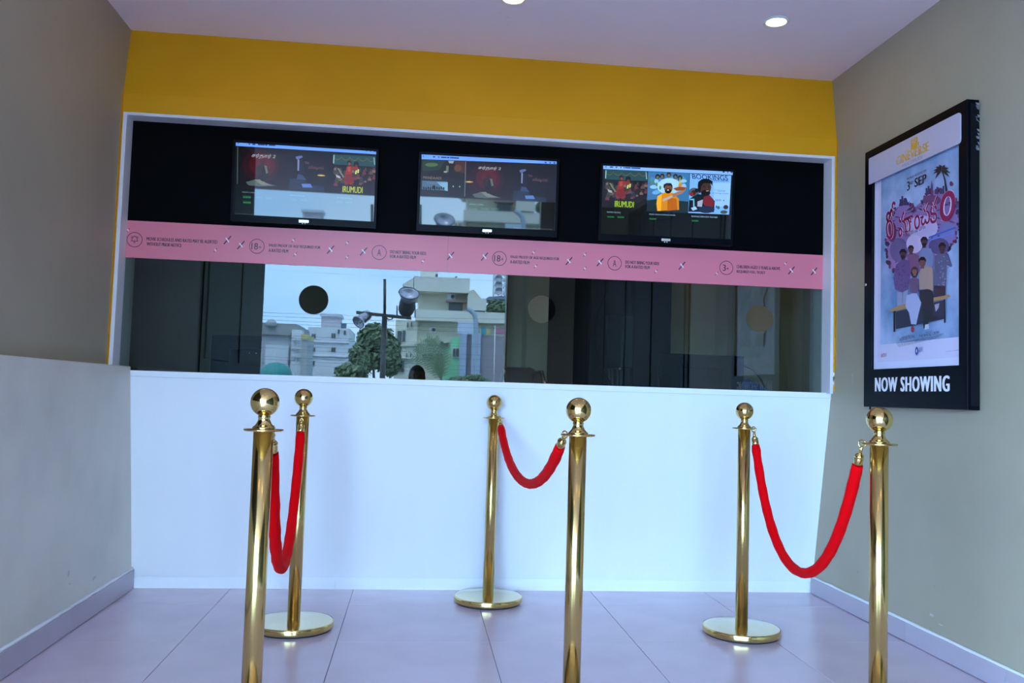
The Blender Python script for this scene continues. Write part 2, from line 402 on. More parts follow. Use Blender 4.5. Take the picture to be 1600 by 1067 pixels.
# ------------------------------------------------------------------ pink notice strip
YS = YG-.0045
ps = Plane((-1.345, YS, 1.521), (1, 0, 0), (0, 0, 1), (0, -1, 0))
def su(px, py): return ps.uv(at_y(px, py, YS))
ns = thing('notice_strip', 'pink printed notice strip stuck across the ticket window', 'sign', (.32, YS, 1.521))
obj('vinyl_sheet', BX((-1.345, YS, 1.521), (.123, YS+.0035, 1.692)), PINK, ns)
obj('vinyl_sheet', BX((.1236, YS, 1.521), (1.992, YS+.0035, 1.692)), PINK, ns)
big = [(355.4, 375), (376.4, 382.9), (516.6, 390), (568.2, 392.8), (704, 399.8), (757, 401), (889, 407.9), (937.6, 409.8), (1065.6, 415.1), (1236.6, 422.5), (1272, 423.9)]
small = [(200, 359.6), (336.5, 390.8), (458.3, 375.4), (461.3, 397.4), (542.5, 379.7), (542, 402), (661, 408.2), (833.7, 394.4), (837, 416), (913.8, 397.8), (913.8, 419.3), (1025, 423.8), (1120, 427.3), (1227, 412)]
def slash(u, v, L, w, a):
    c, s = math.cos(a), math.sin(a)
    return [(u-c*L-s*w, v-s*L+c*w), (u-c*L+s*w, v-s*L-c*w), (u+c*L+s*w, v+s*L-c*w), (u+c*L-s*w, v+s*L+c*w)]
for q in big:
    u, v = su(*q)
    flat('spark_mark', ps, [(slash(u, v, .025, .0027, .90), INKD), (slash(u, v, .012, .0026, 2.25), INKW)], ns)
for q in small:
    u, v = su(*q)
    flat('small_spark_mark', ps, [(slash(u, v, .012, .0012, .90), INKD), (slash(u, v, .006, .0014, 2.25), INKW), (slash(u, v, .004, .0012, .9), INKW)], ns)
for (q, s, hh) in (((210.3, 374.5), None, 0), ((401.4, 384.8), '18+', 1), ((592.4, 394.5), 'A', .55), ((780.3, 403.8), '18+', 1), ((960.3, 411.3), 'A', .55), ((1134.8, 418.5), '3+', .8)):
    u, v = su(*q)
    rg = flat('badge_ring', ps, ring_shapes(u, v, .0350, .0030, INKD), ns)
    if s:
        if s.endswith('+'):
            w = .030 if s == '18+' else .016; x = u-.025 if s == '18+' else u-.018
            lettering('lettering', s[:-1], ps, x, v-.0155, w, .031, INKD, ns, bold=.012)
            cxp = x+w+.009
            flat('plus_sign', ps, [(slash(cxp, v-.003, .0062, .0013, 0), INKD), (slash(cxp, v-.003, .0062, .0013, PI/2), INKD)], ns)
        else: lettering('lettering', s, ps, u-.0085, v-.0155, .017, .031, INKD, ns, bold=.012)
    else:
        t = .0013
        sh = []
        path = [(-.015, -.006), (-.012, -.003), (-.011, .006), (-.006, .013), (0, .0155), (.006, .013), (.011, .006), (.012, -.003), (.015, -.006), (-.015, -.006)]
        for (a, b), (c, d) in zip(path, path[1:]):
            L = math.hypot(c-a, d-b)/2+t*.6; sh.append((slash(u+(a+c)/2, v+(b+d)/2, L, t, math.atan2(d-b, c-a)), INKD))
        sh += [(slash(u, v-.0105, .0055, t, 0), INKD), (slash(u, v-.0145, .0030, t, 0), INKD), (ell(u, v+.017, .002, .002, 8), INKD)]
        for sgn in (-1, 1):
            for R in (.012, .018):
                arc = [(sgn*(.006+R*math.cos(a)*.62), .004+R*math.sin(a)*.75) for a in (.35, .65, .95, 1.2)]
                for (a, b), (c, d) in zip(arc, arc[1:]):
                    sh.append((slash(u+(a+c)/2, v+(b+d)/2, math.hypot(c-a, d-b)/2+.0004, .0009, math.atan2(d-b, c-a)), INKD))
        flat('bell_icon', ps, sh, ns)
for (s, ql, xr_, ) in (('MOVIE SCHEDULES AND RATES MAY BE ALERTED', (229, 373), 340), ('WITHOUT PRIOR NOTICE', (229, 381), 284),
        ('VALID PROOF OF AGE REQUIRED FOR', (419.5, 383.3), 501), ('A-RATED FILM', (419.5, 391), 450.5),
        ('DO NOT BRING YOUR KIDS', (609.5, 393.4), 666), ('FOR A-RATED FILM', (609.5, 400.4), 650),
        ('VALID PROOF OF AGE REQUIRED FOR', (797, 401.4), 874), ('A-RATED FILM', (797, 409), 827),
        ('DO NOT BRING YOUR KIDS', (977, 409.5), 1030), ('FOR A-RATED FILM', (977, 416.4), 1015),
        ('CHILDREN AGED 3 YEARS & ABOVE', (1151, 416.5), 1219), ('REQUIRED FULL TICKET', (1151, 424.4), 1196)):
    u, v = su(*ql); w = su(xr_, ql[1])[0]-u
    lettering('lettering', s, ps, u, v-.0075, w, .0155, INKD, ns, bold=.045)

# ------------------------------------------------------------------ three wall screens
TVDEF = [((-.868, -.229), 3.40, .70, 'leftmost of three wall screens, showing red banner and sky reflection', 'screen'),
         ((-.017, .627), 3.52, -1.55, 'middle of three wall screens, reflecting a cream building', 'screen'),
         ((.856, 1.495), 3.40, -2.6, 'rightmost of three wall screens, showing three film pictures', 'screen')]
ORG = [(355, 210, 6.53), (650, 230, 6.957), (930, 245, 7.111)]
TVS = []
for k, ((tx0, tx1), tilt, yaw, lab, cat) in enumerate(TVDEF):
    cx = (tx0+tx1)/2; zb, zs0, zs1 = 1.706, 1.738, 2.068
    ysf = 4.074
    root = thing('wall_screen', lab, cat, (cx, ysf, 1.88), 'wall screens above the pink strip')
    obj('casing', BX((tx0-.010, ysf+.003, zb), (tx1+.010, ysf+.030, zs1+.012), .004), BLACKPL, root)
    bm = bmesh.new()
    box(bm, (tx0-.012, ysf-.004, zb), (tx1+.012, ysf+.004, zs0)); box(bm, (tx0-.012, ysf-.003, zs1), (tx1+.012, ysf+.004, zs1+.012))
    box(bm, (tx0-.012, ysf-.003, zs0), (tx0, ysf+.004, zs1)); box(bm, (tx1, ysf-.003, zs0), (tx1+.012, ysf+.004, zs1))
    obj('bezel', bm, BLACKGL, root)
    scn = obj('display', BX((tx0, ysf, zs0), (tx1, ysf+.004, zs1)), glow((8, 13, 14)), root)
    TVS.append((root, Plane((cx, ysf, 1.88), (1, 0, 0), (0, 0, 1), (0, -1, 0)), scn, (tx0-cx, tx1-cx), (zs0-1.88, zs1-1.88), ysf, tilt, yaw))
def tvp(k, x, y):                              # position on the k-th screen
    ox, oy, sc = ORG[k]; return TVS[k][1].uv(at_y(ox+x/sc, oy+y/sc, TVS[k][5]))
def tvs(k, pts): return [tvp(k, *p) for p in pts]
def tell(k, cx, cy, rx, ry, n=16): return [tvp(k, cx+rx*math.cos(2*PI*i/n), cy+ry*math.sin(2*PI*i/n)) for i in range(n)]
def tvtext(k, s, x0, y1, x1, y0, rgb, gain=1., bold=.0, slant=0., name='lettering', layer=6):
    a = tvp(k, x0, y1); b = tvp(k, x1, y0)
    return lettering(name, s, TVS[k][1], a[0], a[1], tvp(k, x1, y1)[0]-a[0], tvp(k, x0, y0)[1]-a[1], glow(rgb, gain), TVS[k][2], layer=layer, bold=bold, slant=slant)
def shade(base, amt, seed):                    # cheap variety of dark patch colours
    random.seed(seed); return [tuple(max(0, min(255, int(c+random.uniform(-amt, amt)))) for c in base) for _ in range(8)]
def red_banner(k, x0, y0, sx, x1):             # red film banner with a kneeling figure and a dark one (x0,y0 = its left top)
    def q(pts): return tvs(k, [(x0+a*sx, y0+b+a*.055) for a, b in pts])
    def e(cx, cy, rx, ry, n=14): return q([(cx+rx*math.cos(2*PI*i/n), cy+ry*math.sin(2*PI*i/n)) for i in range(n)])
    sh = [(q([(0, 0), (480, 0), (480, 395), (0, 395)]), glow((16, 8, 12))),
          (e(215, 175, 190, 160), glow((34, 8, 14))), (e(230, 165, 135, 118), glow((58, 8, 16))), (e(240, 150, 85, 75), glow((74, 10, 20))),
          (q([(60, 345), (150, 315), (230, 325), (300, 350), (370, 365), (200, 380), (90, 375)]), glow((70, 84, 84))),
          (q([(150, 315), (215, 310), (270, 345), (330, 362), (220, 366)]), glow((104, 112, 104))),
          (e(240, 240, 55, 90), glow((14, 14, 16))), (e(232, 150, 24, 30), glow((44, 24, 22))), (q([(250, 165), (275, 170), (290, 240), (270, 250)]), glow((88, 92, 84))),
          (q([(180, 170), (240, 160), (215, 260), (170, 250)]), glow((30, 26, 24)))]
    flat('red_banner', TVS[k][1], sh, TVS[k][2], 2)
    def q2(pts): return tvs(k, [(x0+a*sx, y0+b+a*.055) for a, b in pts])
    n0 = 480
    sh = [(q2([(n0, 0), (x1, 0), (x1, 395), (n0, 395)]), glow((9, 12, 20))),
          (q2([(n0+30, 285), (n0+150, 275), (n0+230, 330), (n0+380, 345), (n0+380, 392), (n0+20, 392)]), glow((22, 38, 60))),
          (q2([(n0+90, 60), (n0+150, 45), (n0+165, 60), (n0+120, 85), (n0+95, 85)]), glow((84, 100, 150))),
          (q2([(n0+110, 85), (n0+128, 90), (n0+124, 200), (n0+108, 200)]), glow((110, 120, 160))),
          (q2([(n0+128, 90), (n0+170, 100), (n0+180, 230), (n0+128, 230)]), glow((18, 20, 36))),
          (q2([(n0+110, 235), (n0+160, 240), (n0+200, 290), (n0+100, 285)]), glow((40, 60, 96))),
          (q2([(n0+150, 330), (n0+240, 325), (n0+260, 362), (n0+160, 365)]), glow((74, 112, 184))),
          (q2([(n0+180, 100), (n0+230, 108), (n0+225, 130), (n0+190, 125)]), glow((70, 44, 60)))]
    flat('blue_banner', TVS[k][1], sh, TVS[k][2], 2)
def dance_poster(k, x0, y0, sx, sy, skew=.055):          # night crowd with a dancer in red
    def q(pts): return tvs(k, [(x0+a*sx, y0+b*sy+a*sx*skew) for a, b in pts])
    def e(cx, cy, rx, ry, n=12): return q([(cx+rx*math.cos(2*PI*i/n), cy+ry*math.sin(2*PI*i/n)) for i in range(n)])
    sh = [(q([(0, 0), (430, 0), (430, 420), (0, 420)]), glow((10, 14, 18))), (q([(0, 0), (430, 0), (430, 110), (0, 110)]), glow((24, 66, 72)))]
    for i in range(5):                                   # garlands
        for j in range(6):
            a0 = 86*i+j*14.3; d = lambda t: 20+34*math.sin(PI*((t % 86)/86))
            sh.append((q([(a0, d(a0)), (a0+14, d(a0+14)), (a0+14, d(a0+14)+9), (a0, d(a0)+9)]), glow((92, 84, 44))))
    random.seed(21)
    cols = [(66, 34, 34), (40, 54, 46), (84, 62, 50), (30, 40, 60), (96, 40, 44), (54, 66, 60), (110, 90, 76)]
    for i in range(46):
        a = random.uniform(8, 420); b = random.uniform(125, 300); r = random.uniform(7, 14)
        sh.append((e(a, b, r, r*1.2, 8), glow(random.choice(cols)))); sh.append((q([(a-r*1.5, b+r), (a+r*1.5, b+r), (a+r*1.8, b+r*3.6), (a-r*1.8, b+r*3.6)]), glow(random.choice(cols))))
    sh += [(q([(4, 10), (14, 10), (10, 100), (0, 100)]), glow((130, 180, 190))), (q([(412, 10), (420, 10), (428, 90), (418, 90)]), glow((120, 170, 190))),
           (q([(40, 150), (60, 150), (115, 245), (100, 250)]), glow((110, 110, 90))), (q([(25, 220), (70, 235), (75, 260), (35, 250)]), glow((150, 160, 165))),
           (e(165, 85, 22, 24), glow((18, 14, 14))), (e(167, 96, 14, 17), glow((120, 66, 48))), (e(236, 95, 28, 30), glow((14, 12, 14))), (e(236, 118, 16, 18), glow((84, 46, 36))),
           (q([(140, 125), (185, 118), (260, 132), (255, 155), (195, 158), (190, 190), (210, 300), (180, 322), (110, 300), (125, 190)]), glow((128, 36, 34))),
           (q([(150, 130), (178, 126), (176, 180), (150, 182)]), glow((150, 70, 48))), (q([(128, 215), (194, 205), (206, 292), (160, 310), (118, 292)]), glow((104, 28, 30))),
           (q([(230, 165), (243, 160), (236, 200), (222, 205)]), glow((200, 220, 110))), (q([(250, 150), (264, 150), (260, 190), (246, 192)]), glow((190, 210, 100)))]
    flat('dance_poster', TVS[k][1], sh, TVS[k][2], 2)
BAR = (96, 150, 255)
# left screen
K = 0; P = TVS[0][1]
flat('title_bar', P, [(tvs(0, [(90, 82), (1522, 160), (1522, 206), (90, 124)]), glow(BAR)), *[(tvs(0, [(x, 88+x*.0545), (x+d, 88+(x+d)*.0545), (x+d, 100+(x+d)*.0545), (x, 100+x*.0545)]), glow((30, 44, 90))) for x, d in ((115, 8), (225, 14), (262, 30), (318, 70), (392, 24), (430, 66), (1415, 14), (1458, 14), (1495, 22))]], TVS[0][2], 2)
flat('divider_line', P, [(tvs(0, [(110, 135), (117, 135), (108, 508), (101, 508)]), glow((74, 86, 84)))], TVS[0][2], 2)
red_banner(0, 130, 140, 1.0, 950)
dance_poster(0, 1082, 205, 1.0, .93)
tvtext(0, 'சர்தார் 2', 248, 248, 488, 196, (150, 160, 168), bold=.01, slant=.25)
tvtext(0, 'விஷால்', 830, 362, 985, 320, (96, 66, 70))
tvtext(0, 'IRUMUDI', 1175, 588, 1380, 526, (170, 185, 50), bold=.015)
tvtext(0, 'SARDAR 2 (TAMIL)', 152, 598, 285, 582, (120, 134, 140))
for y in (622, 676):
    flat('time_button', P, [(tvs(0, [(158, y), (242, y+4), (242, y+34), (158, y+30)]), glow((6, 58, 30)))], TVS[0][2], 2)
    tvtext(0, '12:30 PM' if y < 650 else '06:45 PM', 164, y+24, 238, y+10, (60, 160, 90))
for x, y in ((640, 612), (1120, 636)): tvtext(0, 'IRUMUDI (TELUGU)', x, y+16, x+150, y+2, (90, 130, 150))
for x, y in ((290, 642), (390, 648), (640, 664), (740, 668), (1105, 686), (1205, 690)): flat('time_button', P, [(tvs(0, [(x, y-12), (x+72, y-9), (x+72, y+15), (x, y+12)]), glow((8, 50, 40)))], TVS[0][2], 2)
tvtext(0, 'please check the schedule before booking', 80, 812, 268, 800, (76, 92, 96))
# middle screen
flat('title_bar', TVS[1][1], [(tvs(1, [(62, 66), (1522, 150), (1522, 194), (62, 130)]), glow(BAR)), *[(tvs(1, [(x, 92+(x-62)*.0575), (x+d, 92+(x+d-62)*.0575), (x+d, 106+(x+d-62)*.0575), (x, 106+(x-62)*.0575)]), glow((30, 44, 90))) for x, d in ((76, 8), (186, 22), (240, 16), (272, 60), (338, 24), (370, 96), (1395, 18), (1446, 14), (1488, 20))]], TVS[1][2], 2)
def q1(pts): return tvs(1, pts)
def e1(cx, cy, rx, ry): return tell(1, cx, cy, rx, ry, 12)
flat('forest_poster', TVS[1][1], [
    (q1([(68, 136), (540, 158), (530, 535), (62, 515)]), glow((14, 22, 22))), (q1([(68, 136), (320, 146), (250, 250), (68, 260)]), glow((26, 48, 36))),
    (e1(170, 190, 70, 22), glow((66, 96, 60))), (q1([(345, 148), (415, 152), (400, 180), (360, 175)]), glow((130, 150, 160))), (q1([(420, 152), (538, 158), (536, 290), (440, 260)]), glow((56, 34, 20))), (e1(455, 230, 40, 40), glow((84, 56, 30))),
    (q1([(342, 150), (352, 150), (360, 180), (385, 175), (380, 210), (350, 230), (345, 195)]), glow((8, 12, 12))), (q1([(330, 200), (356, 205), (352, 270), (325, 270)]), glow((90, 104, 84))), (e1(320, 268, 20, 10), glow((140, 146, 130))),
    (q1([(68, 290), (530, 300), (530, 345), (66, 340)]), glow((16, 14, 16))), (q1([(66, 360), (340, 372), (330, 470), (64, 455)]), glow((60, 96, 122))), (q1([(225, 375), (345, 380), (345, 475), (318, 470)]), glow((110, 160, 190))),
    *[(e1(x, 440+6*(i % 2), 9, 16), glow((20, 22, 26))) for i, x in enumerate(range(85, 310, 24))], (e1(195, 432, 18, 22), glow((8, 8, 10))), (e1(405, 425, 6, 9), glow((160, 180, 170))), (e1(475, 428, 6, 9), glow((150, 170, 160)))], TVS[1][2], 2)
flat('divider_line', TVS[1][1], [(q1([(538, 158), (544, 158), (532, 535), (526, 535)]), glow((110, 118, 112)))], TVS[1][2], 5)
tvtext(1, 'MANDAADI', 78, 340, 275, 312, (120, 112, 104), bold=-.01)
tvtext(1, 'MAKKAL', 122, 390, 285, 374, (110, 120, 124))
red_banner(1, 552, 164, 1.0, 985)
tvtext(1, 'சர்தார் 2', 672, 250, 915, 206, (170, 180, 186), bold=.012, slant=.25)
tvtext(1, 'விஷால்', 1265, 382, 1425, 338, (110, 74, 78))
tvtext(1, 'SARDAR 2 (TAMIL)', 580, 626, 735, 610, (120, 150, 150))
for x in (578, 705, 812): flat('time_button', TVS[1][1], [(q1([(x, 656), (x+90, 662), (x+90, 684), (x, 678)]), glow((14, 60, 44)))], TVS[1][2], 2)
tvtext(1, 'please check the schedule before booking', 1060, 880, 1480, 866, (90, 108, 112))
# right screen
flat('title_bar', TVS[2][1], [(tvs(2, [(92, 86), (1516, 166), (1516, 216), (92, 132)]), glow((122, 172, 255))), *[(tvs(2, [(x, 100+(x-92)*.0562), (x+d, 100+(x+d-92)*.0562), (x+d, 114+(x+d-92)*.0562), (x, 114+(x-92)*.0562)]), glow((34, 50, 100))) for x, d in ((115, 12), (165, 34), (228, 18), (280, 14), (314, 12), (332, 60), (400, 100), (1400, 20), (1450, 10), (1488, 18))]], TVS[2][2], 2)
dance_poster(2, 112, 138, 1.08, .98)
tvtext(2, 'IRUMUDI', 222, 550, 432, 484, (150, 190, 20), bold=.015)
def q3(pts): return tvs(2, pts)
def e3(cx, cy, rx, ry, n=14): return tell(2, cx, cy, rx, ry, n)
sky_c = [(62, 122, 190), (92, 160, 216), (130, 186, 226), (74, 134, 176)]
sh = [(q3([(585, 166), (1040, 192), (1028, 625), (575, 600)]), glow((50, 108, 160)))]
random.seed(9)
for i in range(26): sh.append((e3(random.uniform(630, 985), random.uniform(230, 420), random.uniform(25, 55), random.uniform(18, 40)), glow(random.choice(sky_c))))
sh += [(e3(815, 330, 130, 90), glow((150, 200, 232))), (q3([(578, 480), (700, 470), (1030, 500), (1028, 625), (575, 600)]), glow((24, 44, 52)))]
for i, (x, y) in enumerate(((690, 225), (740, 220), (812, 205), (885, 225), (935, 240))):
    sh += [(e3(x, y, 26, 30), glow((20, 30, 36))), (e3(x, y+8, 15, 18), glow((92, 96, 84)))]
for (x, y) in ((600, 240), (620, 290), (680, 310), (720, 345), (640, 270)): sh.append((e3(x, y, 12, 22), glow((70, 120, 90))))
sh += [(q3([(690, 440), (760, 400), (860, 402), (925, 470), (930, 590), (690, 600), (680, 520)]), glow((198, 128, 18))), (q3([(690, 440), (740, 410), (730, 600), (694, 600), (682, 520)]), glow((232, 168, 36))), (q3([(800, 450), (900, 470), (910, 590), (800, 600)]), glow((168, 92, 16))),
       (e3(810, 352, 46, 58), glow((112, 70, 48))), (q3([(755, 345), (757, 310), (790, 294), (840, 298), (856, 330), (852, 352), (838, 325), (780, 322), (766, 352)]), glow((10, 12, 16))), (e3(806, 382, 36, 28), glow((14, 14, 16))), (e3(806, 372, 12, 5), glow((220, 214, 200))),
       (e3(790, 342, 6, 4), glow((16, 14, 14))), (e3(826, 344, 6, 4), glow((16, 14, 14))),
       (q3([(748, 470), (880, 405), (975, 372), (1000, 375), (960, 412), (890, 440), (760, 502)]), glow((150, 110, 90))), (q3([(748, 470), (850, 425), (860, 450), (755, 500)]), glow((176, 160, 150))),
       (q3([(860, 355), (930, 335), (1010, 345), (985, 375), (900, 382)]), glow((130, 70, 34))), (q3([(915, 335), (935, 240), (948, 300), (960, 335)]), glow((180, 170, 50))), (e3(938, 318, 20, 18), glow((200, 120, 50)))]
flat('tray_poster', TVS[2][1], sh, TVS[2][2], 2)
sh = [(q3([(1045, 196), (1494, 222), (1478, 648), (1030, 625)]), glow((110, 168, 246))), (q3([(1300, 300), (1488, 300), (1480, 560), (1310, 560)]), glow((136, 186, 250))),
      (e3(1090, 400, 60, 50), glow((70, 84, 100))), (e3(1085, 405, 26, 28), glow((60, 30, 30))), (e3(1120, 380, 22, 24), glow((24, 24, 28))), (e3(1065, 420, 22, 20), glow((130, 36, 40))),
      (q3([(1040, 470), (1130, 420), (1260, 430), (1320, 500), (1312, 620), (1032, 612)]), glow((16, 26, 40))), (q3([(1045, 470), (1095, 470), (1100, 560), (1084, 560), (1082, 486), (1046, 484)]), glow((100, 180, 200))),
      (q3([(1200, 450), (1260, 430), (1315, 510), (1300, 560), (1240, 580), (1190, 520)]), glow((110, 30, 42))), (q3([(1130, 500), (1190, 480), (1180, 560), (1130, 555)]), glow((150, 160, 190))), (e3(1230, 590, 90, 40), glow((28, 42, 74))), (q3([(1060, 570), (1110, 555), (1130, 585), (1080, 600)]), glow((150, 190, 240))),
      (e3(1212, 348, 66, 82), glow((62, 42, 36))), (q3([(1130, 330), (1136, 285), (1175, 256), (1250, 254), (1292, 282), (1290, 332), (1270, 304), (1190, 300), (1165, 340), (1160, 420), (1134, 380)]), glow((14, 16, 20))),
      (e3(1218, 408, 52, 34), glow((16, 16, 18))), (e3(1236, 386, 16, 5), glow((160, 150, 150))), (e3(1198, 338, 8, 5), glow((10, 10, 12))), (e3(1248, 342, 7, 5), glow((10, 10, 12))), (q3([(1232, 340), (1242, 368), (1224, 368)]), glow((84, 58, 48))),
      (e3(1360, 570, 16, 20, 8), glow((50, 100, 120))), (e3(1338, 560, 8, 16, 8), glow((40, 80, 90))), (e3(1440, 566, 28, 24, 10), glow((60, 40, 50))), (e3(1420, 620, 40, 20, 10), glow((60, 80, 70)))]
flat('bookings_poster', TVS[2][1], sh, TVS[2][2], 2)
tvtext(2, 'BOOKINGS', 1072, 252, 1462, 200, (16, 18, 30), bold=.01, slant=-.2, layer=14)
tvtext(2, 'OPEN NOW', 1285, 280, 1462, 262, (20, 24, 40), slant=.2, layer=14)
for (s, x0, y1, x1, y0) in (('in cinemas', 1310, 380, 1430, 370), ('worldwide release', 1345, 395, 1430, 384), ('coming soon', 1290, 420, 1465, 402), ('SEP 4', 1322, 498, 1425, 478)):
    tvtext(2, s, x0, y1, x1, y0, (60, 84, 140), layer=14)
for (s, x, y, w) in (('IRUMUDI (TELUGU)', 138, 596, 148), ('SINGLE (TELUGU) ROMANCE DRAMA', 602, 624, 290), ('BOOKINGS OPEN NOW THIS WEEK', 1068, 650, 286)):
    tvtext(2, s, x, y+20, x+w, y+4, (150, 180, 220))
for x, y in ((138, 646), (248, 650), (602, 672), (1066, 698)):
    flat('time_button', TVS[2][1], [(tvs(2, [(x, y), (x+84, y+4), (x+84, y+26), (x, y+22)]), glow((6, 54, 26)))], TVS[2][2], 2)
    tvtext(2, '07:10 PM', x+8, y+20, x+74, y+8, (60, 170, 100))
tvtext(2, 'carry a valid age proof for all shows rated A and tickets once sold cannot be exchanged', 84, 890, 1470, 874, (70, 92, 120))
for k, (root, P, scn, ux, vz, ysf, tilt, yaw) in enumerate(TVS):
    bp = P.o
    bd = flat('maker_badge', Plane((bp.x, ysf-.0042, 1.722), (1, 0, 0), (0, 0, 1), (0, -1, 0)), [([(-.022, -.006), (.022, -.006), (.022, .006), (-.022, .006)], mat('badge_silver', (.75, .75, .66), .25, .6))], root)
    flat('indicator', Plane((bp.x, ysf-.0042, 1.711), (1, 0, 0), (0, 0, 1), (0, -1, 0)), [([(-.008, -.002), (-.003, -.002), (-.003, .002), (-.008, .002)], INKW), ([(.003, -.002), (.008, -.002), (.008, .002), (.003, .002)], INKW)], root)
    root.rotation_euler = (math.radians(tilt), 0, math.radians(yaw))

# ------------------------------------------------------------------ poster case on the right wall
XC = 1.968
pp = Plane((XC, 3.667, .945), (0, -1, 0), (0, 0, 1), (-1, 0, 0))
def cu_(px, py): return pp.uv(at_x(px, py, XC))
pc = thing('poster_case', 'black framed poster case with NOW SHOWING lettering on the right wall', 'display case', (XR, 3.30, .945))
CW, CH = .731, 1.140
bm = bmesh.new()
a, b = cu_(1362, 578)[1], .985
u0, u1 = cu_(1362, 450)[0], cu_(1497.5, 450)[0]
v0, v1 = .163, 1.105
def cbox(ua, va, ub, vb, h0, h1, bev=.002):
    p, q = pp.p(ua, va, h0), pp.p(ub, vb, h1); return BX(p, q, bev)
box(bm, pp.p(0, 0, -.05), pp.p(CW, v0, 0), .003); box(bm, pp.p(0, v1, -.05), pp.p(CW, CH, 0), .003)
box(bm, pp.p(0, v0-.004, -.05), pp.p(u0, v1+.004, 0), .003); box(bm, pp.p(u1, v0-.004, -.05), pp.p(CW, v1+.004, 0), .003)
obj('frame', bm, BLACKGL, pc)
obj('light_panel', cbox(u0-.01, v0-.01, u1+.01, v1+.01, -.03, -.012, 0), mat('opal_panel', (.72, .70, .90), .3), pc)
obj('hinge_edge', BX((XC+.012, 2.932, .96), (XR-.004, 2.9355, 2.07)), BLACKPL, pc)
random.seed(4)
for k in range(16):
    z = 2.072-k*.012*random.uniform(.6, 1.3); y = 2.9305
    if z < 1.9 and random.random() < .5: continue
    a_ = XC+.034+random.uniform(-.004, .006); bm = bmesh.new(); prism(bm, [(a_, y, z), (XC+.046, y, z-.002), (XC+.047, y, z-.011), (a_+.004, y, z-.009)], (0, .002, 0))
    obj('torn_sealant', bm, mat('dry_sealant', (.20, .20, .21), .8), pc)
bm = bmesh.new(); lathe(bm, [(0, .0), (.006, 0), (.006, .004), (0, .005)], pp.p(.02, .54, 0), 14, Matrix(((0, 0, -1), (0, 1, 0), (1, 0, 0))))
obj('lock', bm, CHROME, pc)
bm = bmesh.new(); box(bm, pp.p(.005, -.012, -.03), pp.p(.010, 0, -.024)); obj('bracket_tab', bm, BLACKPL, pc)
# paper poster
mp_ = thing('film_poster', 'pale blue film poster with six people around a bench, inside the black case', 'poster', pp.p(.35, .165, -.011))
pu0, pu1 = cu_(1366, 450)[0]+.012, u1+.001
obj('paper', cbox(pu0, v0+.03, pu1, v1-.02, -.0118, -.0108, 0), ink((214, 206, 232)), mp_)
qp = Plane(pp.p(0, 0, -.0104), pp.eu, pp.ev, pp.en)
def cq(pts, org, sc):
    out = []
    for x, y in pts:
        q = at_x(org[0]+x/sc, org[1]+y/sc, XC); out.append(pp.uv(q))
    return out
O2, S2 = (1350, 260), 6.276
O3, S3 = (1360, 350), 6.273
def a2(pts): return cq(pts, O2, S2)
def a3(pts): return cq(pts, O3, S3)
def el(fn, cx, cy, rx, ry, n=14): return fn([(cx+rx*math.cos(2*PI*i/n), cy+ry*math.sin(2*PI*i/n)) for i in range(n)])
# background print
pv0, pv1 = v0+.030+.075, v1-.02
bgm = bpy.data.materials.new('poster_wash'); bgm.use_nodes = True
nt = bgm.node_tree; bs = nt.nodes['Principled BSDF']; bs.inputs['Roughness'].default_value = .35
tcn = nt.nodes.new('ShaderNodeTexCoord'); nn = nt.nodes.new('ShaderNodeTexNoise'); rr = nt.nodes.new('ShaderNodeValToRGB')
nn.inputs['Scale'].default_value = 5; nn.inputs['Detail'].default_value = 5
rr.color_ramp.elements[0].position = .35; rr.color_ramp.elements[0].color = (*lin((96, 136, 178)), 1)
rr.color_ramp.elements[1].position = .66; rr.color_ramp.elements[1].color = (*lin((176, 190, 226)), 1)
nt.links.new(tcn.outputs['Object'], nn.inputs['Vector']); nt.links.new(nn.outputs['Fac'], rr.inputs['Fac']); nt.links.new(rr.outputs[0], bs.inputs['Base Color'])
flat('backdrop_print', qp, [([(pu0+.022, pv0), (pu1-.001, pv0), (pu1-.001, pv1), (pu0+.022, pv1)], bgm)], mp_, 0)
# heart shaped splash of paint
random.seed(12)
base_h = [(395, 330), (330, 380), (250, 470), (212, 600), (200, 760), (205, 880), (230, 980), (270, 1030), (420, 1040), (600, 1040), (760, 900), (880, 720), (905, 560), (890, 380), (850, 300), (760, 240), (680, 230), (600, 260), (560, 330), (470, 400)]
sh = [(a2([(x+random.uniform(-8, 8), y+random.uniform(-8, 8)) for x, y in base_h]), ink((152, 120, 172)))]
for i in range(150):
    k = random.randrange(len(base_h)); (x, y), (x2, y2) = base_h[k], base_h[(k+1) % len(base_h)]; t = random.random()
    if 7 <= k <= 9: continue
    r = random.uniform(5, 26)
    sh.append((el(a2, x+(x2-x)*t+random.uniform(-16, 16), y+(y2-y)*t+random.uniform(-16, 16), r*random.uniform(.4, 1), r, 7), ink(random.choice([(88, 44, 72), (60, 40, 66), (116, 50, 84), (52, 44, 70), (136, 70, 104), (96, 82, 126)]))))
for i in range(110):
    x, y = random.uniform(240, 870), random.uniform(330, 900)
    if (x < 420 and y < 470) or (x > 760 and y > 840) or (400 < x < 640 and 540 < y < 800): continue
    a = random.uniform(-.5, .5); L = random.uniform(12, 46); c, s_ = math.cos(a), math.sin(a); w_ = random.uniform(3, 12)
    sh.append((a2([(x-L*c, y-L*s_), (x+w_*s_, y-w_*c), (x+L*c, y+L*s_), (x-w_*s_, y+w_*c)]), ink(random.choice([(96, 70, 120), (120, 80, 130), (140, 120, 180), (84, 56, 92), (170, 140, 190), (70, 66, 110)]))))
